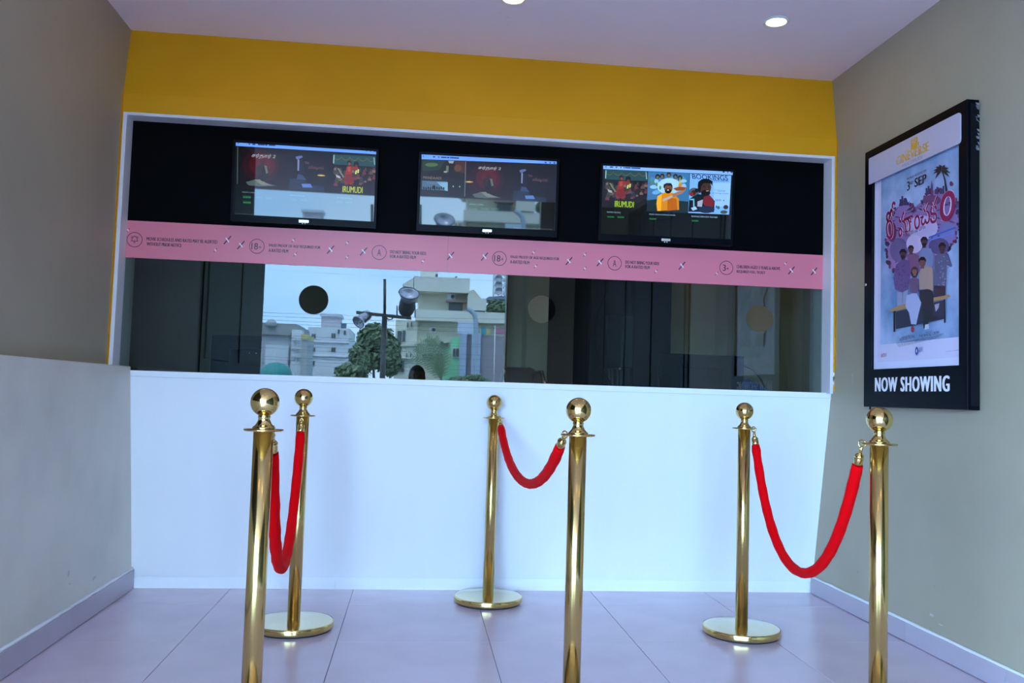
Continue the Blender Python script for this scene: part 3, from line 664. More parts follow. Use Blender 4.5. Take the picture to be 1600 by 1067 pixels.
for x, y, rx, ry, c in ((330, 820, 90, 120, (112, 98, 140)), (560, 600, 150, 120, (196, 176, 214)), (480, 760, 80, 90, (206, 186, 220)), (650, 330, 90, 50, (120, 70, 110)), (800, 640, 80, 90, (128, 120, 176)), (260, 640, 45, 100, (126, 60, 96)), (720, 780, 100, 80, (92, 78, 120))):
    sh.append((el(a2, x, y, rx, ry, 18), ink(c)))
sh += [(a2([(620, 690), (880, 590), (890, 605), (620, 705)]), ink((60, 100, 190))), (a2([(615, 720), (870, 640), (872, 655), (618, 735)]), ink((100, 130, 210))),
       (a2([(640, 300), (640, 200), (650, 130), (660, 200), (665, 300)]), ink((120, 58, 96)))]
for x, h in ((345, 60), (362, 90), (385, 70), (402, 50), (420, 30), (600, 60), (620, 80), (690, 50), (705, 70), (740, 60), (765, 80)):
    y = 380 if x < 500 else 270
    sh.append((a2([(x-9, y), (x-9, y-h), (x+9, y-h), (x+9, y)]), ink((76, 60, 100))))
flat('heart_splash_print', qp, sh, mp_, 2)
# palm on the poster
sh = [(a2([(790, 270), (775, 130), (750, 40), (762, 38), (790, 130), (815, 270)]), ink((34, 30, 50)))]
for a in (-2.9, -2.4, -1.9, -1.2, -.6, 0, .5, 3.0, 2.4):
    L = 88; cx, cyy = 752, 40; c, s = math.cos(a), math.sin(a)
    sh.append((a2([(cx, cyy), (cx+c*L*.5-s*16, cyy+s*L*.5+c*16), (cx+c*L, cyy+s*L+24), (cx+c*L*.5+s*10, cyy+s*L*.5-c*10)]), ink((44, 36, 44))))
sh.append((el(a2, 845, 168, 17, 24), ink((116, 44, 92))))
flat('palm_print', qp, sh, mp_, 76)
# people (generic)
def person_print(fn, hx, hy, hr, skin, hair, shirt, body, legs=None, lc=None, beard=False, long=False, pattern=None, lay=60):
    sh = []
    if long: sh.append((el(fn, hx-4, hy+14, hr*1.15, hr*1.7), ink(hair)))
    if legs: sh += [(fn(l), ink(lc)) for l in legs]
    sh.append((fn(body), ink(shirt)))
    if pattern:
        random.seed(int(hx)); xs = [p[0] for p in body]; ys = [p[1] for p in body]
        for i in range(26):
            x = random.uniform(min(xs)+14, max(xs)-14); y = random.uniform(min(ys)+12, max(ys)-12)
            sh.append((fn([(x-5, y-3), (x+5, y-6), (x+6, y+4), (x-4, y+6)]), ink(pattern)))
    sh += [(fn([(hx-hr*.4, hy+hr*.6), (hx+hr*.4, hy+hr*.6), (hx+hr*.5, hy+hr*1.6), (hx-hr*.5, hy+hr*1.6)]), ink(skin)), (el(fn, hx, hy, hr*.85, hr*1.2), ink(skin)),
           (fn([(hx-hr*.95, hy+hr*.1), (hx-hr, hy-hr*.7), (hx-hr*.4, hy-hr*1.45), (hx+hr*.5, hy-hr*1.4), (hx+hr, hy-hr*.6), (hx+hr*.85, hy), (hx+hr*.55, hy-hr*.5), (hx-hr*.5, hy-hr*.55)]), ink(hair))]
    if beard: sh.append((el(fn, hx, hy+hr*.75, hr*.62, hr*.5), ink(hair)))
    sh += [(el(fn, hx-hr*.33, hy-hr*.05, hr*.12, hr*.1, 6), ink((24, 18, 22))), (el(fn, hx+hr*.33, hy-hr*.05, hr*.12, hr*.1, 6), ink((24, 18, 22)))]
    return flat('person_print', qp, sh, mp_, lay)
DK = (30, 22, 34)
person_print(a3, 385, 250, 30, (92, 62, 62), DK, (128, 84, 118), [(350, 300), (400, 280), (465, 310), (470, 420), (440, 460), (360, 460)], lay=62)
person_print(a3, 515, 175, 36, (84, 62, 64), DK, (128, 138, 178), [(470, 260), (520, 235), (580, 240), (605, 310), (600, 420), (470, 420)], beard=True, lay=63)
person_print(a3, 692, 232, 36, (82, 54, 56), DK, (92, 92, 122), [(620, 310), (680, 280), (750, 290), (790, 410), (775, 420), (735, 400), (725, 610), (610, 600)], [[(610, 600), (725, 605), (720, 700), (610, 715)]], (52, 34, 50), pattern=(150, 152, 176), lay=64)
person_print(a3, 310, 295, 36, (92, 62, 58), DK, (98, 76, 128), [(240, 400), (300, 345), (370, 355), (385, 480), (360, 640), (300, 670), (230, 640), (212, 530)], [[(250, 665), (300, 670), (300, 800), (250, 805)], [(310, 665), (358, 640), (345, 790), (305, 800)]], (150, 154, 186), beard=True, pattern=(70, 54, 96), lay=66)
flat('bench_print', qp, [(a3([(170, 850), (260, 800), (760, 690), (775, 712), (690, 740), (200, 862)]), ink((176, 130, 84))), (a3([(215, 855), (238, 850), (235, 1055), (216, 1058)]), ink((22, 22, 36))), (a3([(705, 740), (722, 736), (728, 965), (710, 970)]), ink((22, 22, 36))), (a3([(240, 860), (710, 745), (712, 930), (240, 1030)]), ink((40, 40, 64)))], mp_, 74)
person_print(a3, 500, 375, 38, (120, 80, 72), (20, 16, 24), (172, 144, 130), [(465, 480), (500, 430), (560, 410), (605, 440), (605, 660), (570, 640), (520, 635), (470, 640)], [[(470, 650), (590, 630), (610, 720), (600, 900), (660, 900), (655, 930), (560, 960), (540, 1030), (510, 1020), (500, 850), (470, 720)]], (26, 22, 34), lay=78)
person_print(a3, 425, 460, 30, (136, 92, 80), (44, 24, 32), (104, 76, 110), [(370, 545), (410, 520), (465, 540), (460, 660), (440, 680), (380, 670)], [[(345, 700), (440, 670), (490, 770), (465, 870), (440, 985), (390, 980), (370, 870), (335, 810)]], (176, 182, 216), long=True, lay=82)
for shp in ((el(a3, 405, 1030, 17, 32), ink((150, 40, 52))), (a3([(528, 985), (562, 980), (566, 1025), (522, 1035)]), ink((204, 204, 220))), (a3([(620, 790), (668, 775), (660, 820), (632, 860)]), ink((170, 160, 176)))):
    flat('shoe_print', qp, [shp], mp_, 86)
# words on the poster
def pt(s, ax, ay, bx_, by, h, col, name='lettering', bold=.0, layer=95, fn=a2, slant=0):
    (u, v), (uu, vv) = fn([(ax, ay)])[0], fn([(bx_, by)])[0]
    return lettering(name, s, qp, u, v, math.hypot(uu-u, vv-v), h, ink(col), mp_, layer=layer, bold=bold, rot=math.atan2(vv-v, uu-u), slant=slant)
pt('WORLD RELEASE ON', 412, 136, 605, 46, .0085, (34, 36, 60), bold=.01)
pt('3', 415, 242, 443, 230, .038, (22, 24, 44), bold=.02); pt('RD', 448, 180, 476, 168, .012, (22, 24, 44), bold=.01)
pt('SEP', 488, 206, 606, 156, .036, (22, 24, 44), bold=.03)
RED = (150, 24, 74); LOU = (232, 206, 230)
for (col, ly, bo) in ((LOU, 96, .035), (RED, 98, .012)):
    for (w_, ax, ay, bx_, by, h_) in (('రో', 222, 735, 335, 660, .150), ('మాం', 335, 700, 545, 605, .100), ('చ', 548, 588, 640, 555, .085), ('క', 640, 570, 720, 545, .105), ('ం', 722, 540, 868, 540, .115)):
        pt(w_, ax, ay, bx_, by, h_, col, 'title_lettering', bold=bo, layer=ly)
pt('A LOVE STORY', 395, 478, 585, 388, .010, (60, 40, 70), bold=.01); pt('DRAMA', 466, 468, 512, 446, .010, (60, 40, 70))
pt('ఒక ప్రేమ కథా చిత్రం', 400, 695, 595, 612, .020, (70, 50, 90))
O4, S4 = (1340, 480), 6.275
def a4(pts): return cq(pts, O4, S4)
pt('PRESENTED BY', 430, 305, 535, 280, .007, (40, 44, 80), fn=a4); pt('GOOD FILMS', 408, 332, 553, 300, .011, (40, 44, 80), fn=a4, bold=.01)
pt('PRODUCED BY', 660, 256, 722, 242, .007, (40, 44, 80), fn=a4); pt('THE WHOLE CREW', 595, 300, 792, 258, .011, (40, 44, 80), fn=a4, bold=.01)
for i in range(4): pt('camera edit music art sound story dialogue stunts design colour lighting costume', 370+8*i, 362+10*i, 835-24*i, 268+14*i, .0055, (50, 54, 92), fn=a4)
pt('NETFLIX', 225, 492, 278, 480, .014, (190, 30, 50), fn=a4, bold=.02)
(u, v), = a4([(572, 428)]); flat('emblem_print', qp, [(ell(u, v, .011, .017), ink((44, 66, 150))), (ell(u, v, .004, .007), ink((214, 206, 232)))], mp_, 95)
pt('STUDIO', 590, 418, 634, 410, .009, (70, 90, 160), fn=a4); pt('MUSIC', 590, 440, 636, 432, .009, (70, 90, 160), fn=a4)
pt('in association with partners', 858, 440, 985, 425, .004, (60, 40, 60), fn=a4)
# header plate
hu0, hu1 = .045, .700; hv0, hv1 = .984, 1.101
bm = bmesh.new(); rr_ = .014; pts = []
for (cx, cz, a0) in ((hu1-rr_, hv0+rr_, -PI/2), (hu1-rr_, hv1-rr_, 0), (hu0+.003, hv1-.003, PI/2), (hu0+.003, hv0+.003, PI)):
    R = rr_ if cx > .3 else .003
    for k in range(6): a = a0+k*PI/10; pts.append(pp.p(cx+R*math.cos(a), cz+R*math.sin(a), .001))
hd = obj('header_plate', prism(bm, pts, -pp.en*-.005), mat('lilac_acrylic_dimmed', (.52, .48, .60), .25), pc)  # plate colour lowered to stand in for the dimmer light up here
hp = Plane(pp.p(0, 0, .0062), pp.eu, pp.ev, pp.en)
GOLD = mat('gold_ink', (.68, .36, .03), .35)
def h1(px, py): q = at_x(1340+px/6.67, 140+py/6.67, XC-.006); return hp.uv(q)
(ua, va), (ub, vb) = h1(402, 795), h1(745, 650)
lettering('lettering', 'CINEVERSE', hp, ua, va, ub-ua, .037, GOLD, hd, bold=.03)
(ua, va), (ub, vb) = h1(466, 812), h1(680, 722)
lettering('lettering', 'MULTIPLEX', hp, ua, va, ub-ua, .013, mat('silver_ink', (.26, .23, .28), .4), hd)
(ux_, vx_) = h1(588, 566)
LIL = mat('lilac_acrylic_dimmed', (0, 0, 0)); e_ = lambda a, b_: (ux_+a*.72, vx_+b_*.66)
flat('camera_emblem', hp, [([e_(-.03, -.032), e_(.034, -.026), e_(.034, .006), e_(-.03, 0)], GOLD), (ell(*e_(-.013, .017), .0125, .0118), GOLD), (ell(*e_(.020, .022), .0125, .0118), GOLD), (ell(*e_(-.013, .017), .005, .005), LIL), (ell(*e_(.020, .022), .005, .005), LIL),
    ([e_(.037, -.016), e_(.05, -.024), e_(.05, .004), e_(.037, -.004)], GOLD), ([e_(-.046, -.030), e_(-.088, -.052), e_(-.084, .004), e_(-.046, -.014)], mat('pale_gold_ink', (.62, .44, .20), .4)),
    ([e_(-.054, -.026), e_(-.078, -.038), e_(-.076, -.010), e_(-.054, -.018)], LIL)], hd, 2)
us, vs_ = pp.uv(at_x(1367, 606, XC)); ue, _ = pp.uv(at_x(1484, 604, XC))
lettering('lettering', 'NOW SHOWING', pp, us, .0665, ue-us, .060, mat('white_vinyl', (.86, .85, .90), .4), pc, bold=.065, spacing=1.16)

# ------------------------------------------------------------------ stanchions and ropes
POS = [(-.449, 3.574), (.361, 4.028), (1.360, 3.503), (-.386, 2.30), (.467, 2.48), (1.337, 2.40)]
LBL = ['brass stanchion with its round base in view, left by the counter', 'brass stanchion with its base against the counter, holding the shortest looking rope',
       'brass stanchion with its round base in view, right by the counter', 'large brass post in front on the left, base out of view',
       'large brass post in front in the middle, base out of view', 'large brass post in front on the right under the poster case']
HC = .842
def stanchion(x, y, label):
    t = thing('stanchion', label, 'stanchion', (x, y, 0), 'brass stanchions in front of the ticket counter')
    o = (x, y, 0)
    obj('foot_pad', lathe(bmesh.new(), [(0, 0), (.148, 0), (.150, .008), (0, .008)], o, 48), RUBBER, t)
    obj('base', lathe(bmesh.new(), [(0, .007), (.1545, .007), (.1555, .010), (.1555, .028), (.1535, .0315), (.150, .0325), (.06, .034), (0, .034)], o, 64), BRASS_PALE, t)
    obj('base_rim', lathe(bmesh.new(), [(.150, .0085), (.1562, .0085), (.1568, .011), (.1568, .0285), (.1555, .031), (.1530, .0322)], o, 64), BRASS, t)
    obj('post', lathe(bmesh.new(), [(0, .030), (.0252, .030), (.0252, HC-.004), (0, HC-.004)], o, 40), BRASS_POST, t)
    obj('ring_collar', lathe(bmesh.new(), [(0, HC-.005), (.0485, HC-.005), (.0505, HC-.0025), (.0490, HC), (.030, HC+.0012), (0, HC+.0012)], o, 48), BRASS, t)
    obj('neck', lathe(bmesh.new(), [(0, HC), (.0285, HC), (.0292, HC+.003), (.0280, HC+.005), (.0235, HC+.0085), (.0190, HC+.014), (.0158, HC+.021), (.0145, HC+.027), (.0155, HC+.0285), (.0160, HC+.0310), (.0150, HC+.0330), (.0142, HC+.040), (0, HC+.040)], o, 32), BRASS, t)
    bm = bmesh.new(); ball(bm, (x, y, .9105), .0365, seg=40); obj('ball_finial', bm, BRASS, t)
    return t
for q, l in zip(POS, LBL): stanchion(*q, l)
# hooks hang in the collar's edge; the rope is a padded sleeve between two brass ends
def rope(i, j, sag, label, sharp=1.0, da=0., db=0.):
    A0, B0 = Vector((*POS[i], HC)), Vector((*POS[j], HC))
    d = (B0-A0); d.z = 0; d.normalize(); sd = Vector((-d.y, d.x, 0))
    A = A0 + (d*math.cos(da)+sd*math.sin(da))*.049; B = B0 + (-d*math.cos(db)+sd*math.sin(db))*.049
    t = thing('velvet_rope', label, 'rope', (A+B)/2 - Vector((0, 0, sag)), 'red velvet ropes between brass stanchions')
    n = 90; L = (B-A).length
    a = .5*L/ sharp
    def cat(s): x = (s-.5)*2; return (math.cosh(sharp*2*x*.5*2)-math.cosh(sharp*2)) / (1-math.cosh(sharp*2))
    pts = [A.lerp(B, k/n) - Vector((0, 0, sag*cat(k/n))) for k in range(n+1)]
    # arc length
    acc = [0]
    for p, q in zip(pts, pts[1:]): acc.append(acc[-1]+(q-p).length)
    T = acc[-1]
    def P_(s):
        s = max(0, min(T, s))
        for k in range(n):
            if acc[k+1] >= s: return pts[k].lerp(pts[k+1], (s-acc[k])/max(1e-9, acc[k+1]-acc[k]))
        return pts[-1]
    h, fe = .038, .080
    m = 56; sl = [P_(fe-.006+(T-2*fe+.012)*k/m) for k in range(m+1)]
    random.seed(i)
    rad = [.0172*(1+.04*math.sin(k*1.7)+.03*random.uniform(-1, 1)) for k in range(m+1)]; rad[0] = rad[-1] = .0155
    obj('rope_sleeve', tube(bmesh.new(), sl, rad, 18), VELVET, t)
    for end in (0, 1):
        f = (lambda s: P_(s)) if end == 0 else (lambda s: P_(T-s))
        p0, p1 = f(h), f(fe); tn = (p1-p0).normalized()
        M = tn.to_track_quat('Z', 'Y').to_matrix(); Lf = (p1-p0).length
        obj('end_ferrule', lathe(bmesh.new(), [(0, -.003), (.0065, -.003), (.0070, .000), (.0105, .002), (.0132, .006), (.0136, .009), (.0124, .0105), (.0124, .012), (.0132, .0135), (.0138, Lf+.004), (0, Lf+.004)], p0, 24, M), BRASS, t)
        bm = bmesh.new(); E = A if end == 0 else B; ax = (E-(A0 if end == 0 else B0)).normalized()
        torus(bm, E + Vector((0, 0, -.004)), ax.cross(Vector((0, 0, 1))), .0105, .0022, 18, 8)
        tube(bm, [E + Vector((0, 0, -.013)), f(h*.72), f(h)], [.0035, .0060, .0055], 10)
        torus(bm, f(h*.55), ax, .0060, .0020, 14, 6)
        obj('snap_hook', bm, BRASS, t)
    return t
rope(0, 3, .470, 'red velvet rope between the two left stanchions, hanging in a narrow loop', 1.0, 0, .36)
rope(1, 4, .215, 'red velvet rope of the middle pair, sagging least', .9, .40, -.65)
rope(2, 5, .475, 'red velvet rope hanging deep between the two right stanchions', 1.0, .50, -.75)

# ------------------------------------------------------------------ ceiling downlights
LAMP = mat('downlight_glow', (.9, .85, .7), .4, emit=(24, 17.5, 6.0))
TRIM = mat('white_trim', (.74, .74, .76), .4)
proto = None
def downlight(x, y, label):
    global proto
    if proto is None:
        proto = thing('ceiling_downlight', label, 'ceiling light', (x, y, ZC), 'recessed downlights in the lobby ceiling')
        obj('trim_ring', lathe(bmesh.new(), [(.040, -.0005), (.054, -.0005), (.056, -.002), (.054, -.005), (.046, -.007), (.040, -.005), (.040, -.0005)], (x, y, ZC), 32), TRIM, proto)
        obj('diffuser', lathe(bmesh.new(), [(0, -.004), (.0405, -.004), (.0405, -.001), (0, -.001)], (x, y, ZC), 32), LAMP, proto)
        return proto
    c = copy_tree(proto); c.location = (x, y, ZC); c['label'] = label; return c
downlight(1.465, 3.477, 'round recessed downlight in the ceiling, above the poster side')
downlight(.335, 3.458, 'round recessed downlight cut by the top of the picture')
for x, y, l in ((-.795, 3.46, 'round recessed downlight just out of frame above the left parapet'), (-.85, 1.15, 'round recessed downlight of the second ceiling row, on the parapet side'), (.28, 1.15, 'round recessed downlight in the middle of the second ceiling row'), (1.41, 1.15, 'round recessed downlight of the second ceiling row, on the poster wall side')):
    downlight(x, y, l)
for x, l in ((-.95, 'round recessed downlight mirrored in the leftmost wall screen'), (.20, 'round recessed downlight mirrored in the middle wall screen'), (1.38, 'round recessed downlight mirrored in the rightmost wall screen')):
    downlight(x, -1.15, l)
# ------------------------------------------------------------------ the room behind the glass
YR = 5.85
def bx_at(px, Y): return at_y(px, 520, Y).x
b = struct('wall_rear', BX((XLU-1.0, YR, 0), (XR+1.0, YR+.15, 2.72)), TAN)
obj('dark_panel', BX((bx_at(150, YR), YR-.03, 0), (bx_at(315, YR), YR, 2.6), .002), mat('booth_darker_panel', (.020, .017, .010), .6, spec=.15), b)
obj('dark_panel', BX((bx_at(316, YR), YR-.03, 0), (bx_at(560, YR), YR, 2.6), .002), TANDK, b)
obj('dark_panel', BX((bx_at(561, YR), YR-.03, 0), (bx_at(792, YR), YR, 2.6), .002), TANDK, b)
struct('wall_rear_left', BX((XLU-.75, 4.26, 0), (XLU-.60, YR, 2.65)), TANDK)
struct('wall_rear_right', BX((XR+.12, 4.26, 0), (XR+.30, YR, 2.65)), TAN)
struct('floor_back_room', BX((XLU-1.0, 4.34, -.06), (XR+1.0, 7.2, 0)), mat('booth_floor', (.30, .29, .28), .4))
struct('trim_1', BX((bx_at(823, 5.6), 5.6, 0), (bx_at(856, 5.6), YR, 2.6)), TAN)      # pier beside the doorway
Y2 = 5.60
dr = struct('door_1', BX((bx_at(856, Y2), Y2, 0), (bx_at(922, Y2), Y2+.05, 2.6), .003), BOOTHBLK)
obj('door_edge', BX((bx_at(922, Y2), Y2-.015, 0), (bx_at(926, Y2), Y2+.06, 2.6)), TANDK, dr)
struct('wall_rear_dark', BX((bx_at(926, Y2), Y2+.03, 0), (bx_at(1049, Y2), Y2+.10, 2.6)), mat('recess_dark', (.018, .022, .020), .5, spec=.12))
cab = thing('control_cabinet', 'narrow dark control cabinet on the wall behind the middle of the glass', 'cabinet', (bx_at(963, Y2), Y2, 1.1))
bz0, bz1 = at_y(960, 575, 5.5).z, at_y(960, 490, 5.5).z
obj('body', BX((bx_at(950, 5.5), 5.5, bz0), (bx_at(990, 5.5), Y2+.03, bz1), .004), mat('cabinet_dark', (.010, .011, .010), .4, spec=.15), cab)
obj('cover', BX((bx_at(972, 5.49), 5.485, bz0+.01), (bx_at(989, 5.49), 5.5, bz1-.01), .002), mat('cabinet_cover', (.04, .055, .055), .4, spec=.2), cab)
bm = bmesh.new()
for px in (953, 958, 966, 971): tube(bm, [(bx_at(px, 5.52), 5.52, bz0+.005), (bx_at(px, 5.52)+.003, 5.52, bz0-.05), (bx_at(px+3, 5.52), 5.53, .75)], .006, 8)
obj('cable_bundle', bm, mat('grey_cable', (.09, .10, .10), .4), cab)
obj('gland', ball(bmesh.new(), (bx_at(970, 5.49), 5.49, bz0-.004), .012, seg=10), CHROME, cab)
pts = [at_y(x, y, 5.45) for x, y in ((951, 440), (945, 460), (935, 485), (929, 515), (930, 545), (938, 570), (948, 590), (956, 604), (960, 640))]
obj('hanging_cable', tube(bmesh.new(), pts, .009, 8), mat('black_cable', (.004, .005, .005), .5, spec=.15), cab)
bp_ = struct('trim_2', BX((bx_at(990, 5.55), 5.52, 0), (bx_at(1046, 5.55), 5.64, 2.6)), BOOTHBLK)
for i, (a, c) in enumerate(((1048, 1118), (1152, 1212))):        # pale boards on the tan wall
    struct('trim_%d' % (3+i), BX((bx_at(a, 5.7), 5.70, 0), (bx_at(c, 5.7), YR, 2.6), .002), TAN)
bl = bpy.data.lights.new('booth_fill_light', 'AREA'); bl.shape = 'RECTANGLE'; bl.size = .9; bl.size_y = .25; bl.energy = 1.2; bl.color = (1, .84, .62)
blo = bpy.data.objects.new('booth_fill_light', bl); C.objects.link(blo); blo.location = (1.45, 5.05, 2.60)      # unseen fill light added to brighten the back room's right side
# desk
dk = thing('booth_desk', 'low desk behind the glass that carries the two monitors', 'desk', (.3, 4.6, 0))
obj('desk_top', BX((XLU+.02, 4.345, .715), (XR-.02, 4.80, .745), .002), TANDK, dk)
for x in (-1.2, .3, 1.85): obj('leg', BX((x-.02, 4.40, 0), (x+.02, 4.76, .715)), BOOTHBLK, dk)
NAVY = mat('dark_navy_plastic', (.002, .005, .013), .4, spec=.15)
def monitor(px0, px1, ptop, label):
    Y = 4.62
    a, c = at_y(px0, ptop, Y), at_y(px1, ptop, Y); x0, x1, z1 = a.x, c.x, (a.z+c.z)/2
    t = thing('monitor', label, 'monitor', ((x0+x1)/2, Y+.05, .745), 'monitors seen from behind on the booth desk')
    obj('back_shell', BX((x0, Y, z1-.295), (x1, Y+.022, z1), .004), NAVY, t)
    obj('back_bulge', BX(((x0+x1)/2-.12, Y-.02, z1-.23), ((x0+x1)/2+.12, Y+.002, z1-.07), .008), NAVY, t)
    obj('display', BX((x0+.01, Y+.0215, z1-.285), (x1-.01, Y+.0245, z1-.012)), mat('dim_display', (.01, .01, .012), .1), t)
    obj('stand_neck', BX(((x0+x1)/2-.02, Y+.0, .75), ((x0+x1)/2+.02, Y+.02, z1-.2), .003), NAVY, t)
    obj('stand_foot', BX(((x0+x1)/2-.11, Y-.07, .745), ((x0+x1)/2+.11, Y+.09, .757), .003), NAVY, t)
    bm = bmesh.new()
    for dx in (-.016, .018): ball(bm, ((x0+x1)/2+dx, Y-.0205, z1-.09), .0035, seg=8)
    obj('screw', bm, CHROME, t)
monitor(330, 464, 525, 'dark monitor back behind the left end of the glass')
monitor(1030, 1163, 554, 'dark monitor back behind the right end of the glass')
bm = tube(bmesh.new(), [at_y(x, y, 4.62) for x, y in ((1162, 571), (1172, 575), (1182, 583), (1190, 595), (1196, 608), (1200, 640))], .005, 8)
tag(obj('monitor_cable', bm, mat('black_cable', (0, 0, 0))), 'thin black cable curving down from the right monitor', 'cable')
a = at_y(1166, 597, 4.5); bm = bmesh.new()
prism(bm, [(a.x-.005, 4.5, a.z+.005), (a.x+.012, 4.5, a.z+.018), (a.x+.125, 4.5, a.z-.035), (a.x+.13, 4.5, .745), (a.x-.01, 4.5, .745)], (0, .05, 0))
bmesh.ops.bevel(bm, geom=list(bm.edges), offset=.004, segments=2, affect='EDGES')
tag(obj('file_folder', bm, mat('bright_blue_plastic', (.01, .10, .42), .3)), 'bright blue folder leaning on the desk beside the right monitor', 'folder')
# gooseneck microphone
mp = [at_y(x, y, 4.42) for x, y in ((565, 600), (567, 588), (570, 568), (573, 556), (577, 549), (581.5, 545.5))]
mi = thing('gooseneck_microphone', 'thin black gooseneck microphone rising behind the glass', 'microphone', (mp[0].x, 4.42, .745))
obj('base', BX((mp[0].x-.05, 4.36, .745), (mp[0].x+.05, 4.48, .785), .008), BLACKPL, mi)
obj('gooseneck', tube(bmesh.new(), [(mp[0].x, 4.42, .78)]+mp[1:], .0042, 8), BLACKPL, mi)
dm = (mp[-1]-mp[-2]).normalized(); obj('capsule', tube(bmesh.new(), [mp[-1]-dm*.012, mp[-1]-dm*.004, mp[-1]+dm*.006, mp[-1]+dm*.010], [.0050, .0085, .0085, .004], 12), BLACKPL, mi)
# office chair
YC = 5.25
c0, c1 = at_y(773, 571, YC), at_y(852, 575, YC); cx = (c0.x+c1.x)/2; zt = c0.z; hw = (c1.x-c0.x)/2
oc = thing('office_chair', 'dark leather office chair with shiny chrome arms behind the glass', 'chair', (cx, YC, 0))
LEA = mat('dark_leather', (.030, .018, .024), .28, bump=.2, bump_scale=25)
bm = BX((cx-hw+.05, YC, .62), (cx+hw-.05, YC+.09, zt-.004), .035); obj('backrest', bm, LEA, oc, True)
for s in (-1, 1): obj('side_bolster', tube(bmesh.new(), [(cx+s*(hw-.045), YC+.035, .60), (cx+s*(hw-.04), YC+.02, .85), (cx+s*(hw-.045), YC+.03, zt-.045)], [.04, .046, .042], 16), LEA, oc)
obj('seat', BX((cx-.24, YC-.45, .44), (cx+.24, YC+.06, .53), .035), LEA, oc, True)
for s in (-1, 1): obj('arm', tube(bmesh.new(), [(cx+s*.20, YC-.30, .50), (cx+s*(hw-.02), YC-.30, .70), (cx+s*(hw-.03), YC-.25, .98), (cx+s*(hw-.04), YC-.12, zt-.035), (cx+s*(hw-.05), YC-.02, zt-.03), (cx+s*(hw-.07), YC+.02, zt-.12)], .014, 10), CHROME, oc)
obj('gas_column', lathe(bmesh.new(), [(0, .10), (.028, .10), (.028, .30), (.02, .30), (.02, .45), (0, .45)], (cx, YC-.2, 0), 16), CHROME, oc)
for k in range(5):
    a = 2*PI*k/5; e = (cx+.29*math.cos(a), YC-.2+.29*math.sin(a))
    obj('foot_spoke', tube(bmesh.new(), [(cx, YC-.2, .12), (e[0], e[1], .075)], [.022, .016], 8), CHROME, oc)
    obj('caster', ball(bmesh.new(), (e[0], e[1], .030), .030, seg=12), RUBBER, oc)

# ------------------------------------------------------------------ the street in front of the lobby, seen in the glass and the screens
struct('ground', BX((-160, -260, -.30), (160, 60, -.10)), mat('dark_paving', (.17, .165, .155), .8, noise_amt=.15, noise_scale=.3))
struct('trim_9', BX((-2.3, YF-.6, -.10), (XR+.3, -1.82, -.004)), TILE)          # porch step
CREAM = mat('cream_render', (.74, .70, .56), .8, noise_amt=.06, noise_scale=.2)
CREAM2 = mat('pale_cream_render', (.80, .78, .68), .8)
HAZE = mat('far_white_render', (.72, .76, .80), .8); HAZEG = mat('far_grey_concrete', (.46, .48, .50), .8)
GLASSD = mat('dark_window_glass', (.10, .12, .13), .15); METD = mat('dark_grey_metal', (.07, .075, .08), .5); METL = mat('galvanised', (.50, .54, .58), .4, .3)
ACW = mat('white_appliance', (.80, .80, .80), .4)
def mbox(px0, py0, px1, py1, Y, depth, bm=None, bev=0):
    xm, ym = (px0+px1)/2, (py0+py1)/2
    x0, x1 = mirrored(px0, ym, Y).x, mirrored(px1, ym, Y).x; z1, z0 = mirrored(xm, py0, Y).z, mirrored(xm, py1, Y).z
    return box(bm or bmesh.new(), (x0, Y-depth, z0), (x1, Y, z1), bev)
def to_ground(px0, py0, px1, Y, depth):
    xm = (px0+px1)/2; x0, x1 = mirrored(px0, 540, Y).x, mirrored(px1, 540, Y).x
    return box(bmesh.new(), (x0, Y-depth, -.1), (x1, Y, mirrored(xm, py0, Y).z))
# cream house
Y = -58
hb = thing('cream_house', 'cream three storey house with air conditioners, mirrored in the glass', 'house', (mirrored(690, 540, Y).x, Y, -.1))
obj('wall', to_ground(650, 500, 800, Y-.6, 9), CREAM, hb)
obj('tower', to_ground(617, 500, 651, Y-.3, 7), CREAM2, hb)
obj('upper_storey', mbox(655, 456, 733, 492, Y-1.2, 7), CREAM, hb)
obj('roof_slab', mbox(646, 433, 734, 456, Y+.1, 9), CREAM2, hb)
bm = bmesh.new(); q = [mirrored(x, y, Y+.1) for x, y in ((629, 444), (647, 433), (647, 455), (650, 458))]; prism(bm, q, (0, -7, 0)); obj('roof_return', bm, CREAM2, hb)
obj('roof_room', mbox(657, 418, 684, 434, Y-3, 3), CREAM2, hb)
obj('chimney', mbox(680.5, 428, 684, 436, Y-1, .3), METD, hb)
obj('balcony_band', mbox(649, 486, 800, 503, Y+.5, 2), CREAM2, hb)
obj('ledge', mbox(649, 534, 712, 537, Y, 1), CREAM2, hb); obj('ledge', mbox(617, 538, 651, 540, Y+.1, .5), CREAM2, hb); obj('ledge', mbox(617, 558.5, 651, 560, Y+.1, .5), CREAM2, hb)
obj('stair_hood', mbox(731, 466, 760, 485, Y+.6, 4), CREAM2, hb)
bm = bmesh.new(); q = [mirrored(x, y, Y+.4) for x, y in ((730, 466), (733, 455), (740, 452), (752, 466))]; prism(bm, q, (0, -3, 0)); obj('hood_roof', bm, CREAM, hb)
obj('side_wall', mbox(745, 484, 758, 493, Y-.2, 3), CREAM, hb)
obj('sunshade', mbox(697, 469, 728, 471.5, Y-.3, 1.2), mat('reddish_concrete', (.42, .30, .27), .8), hb)
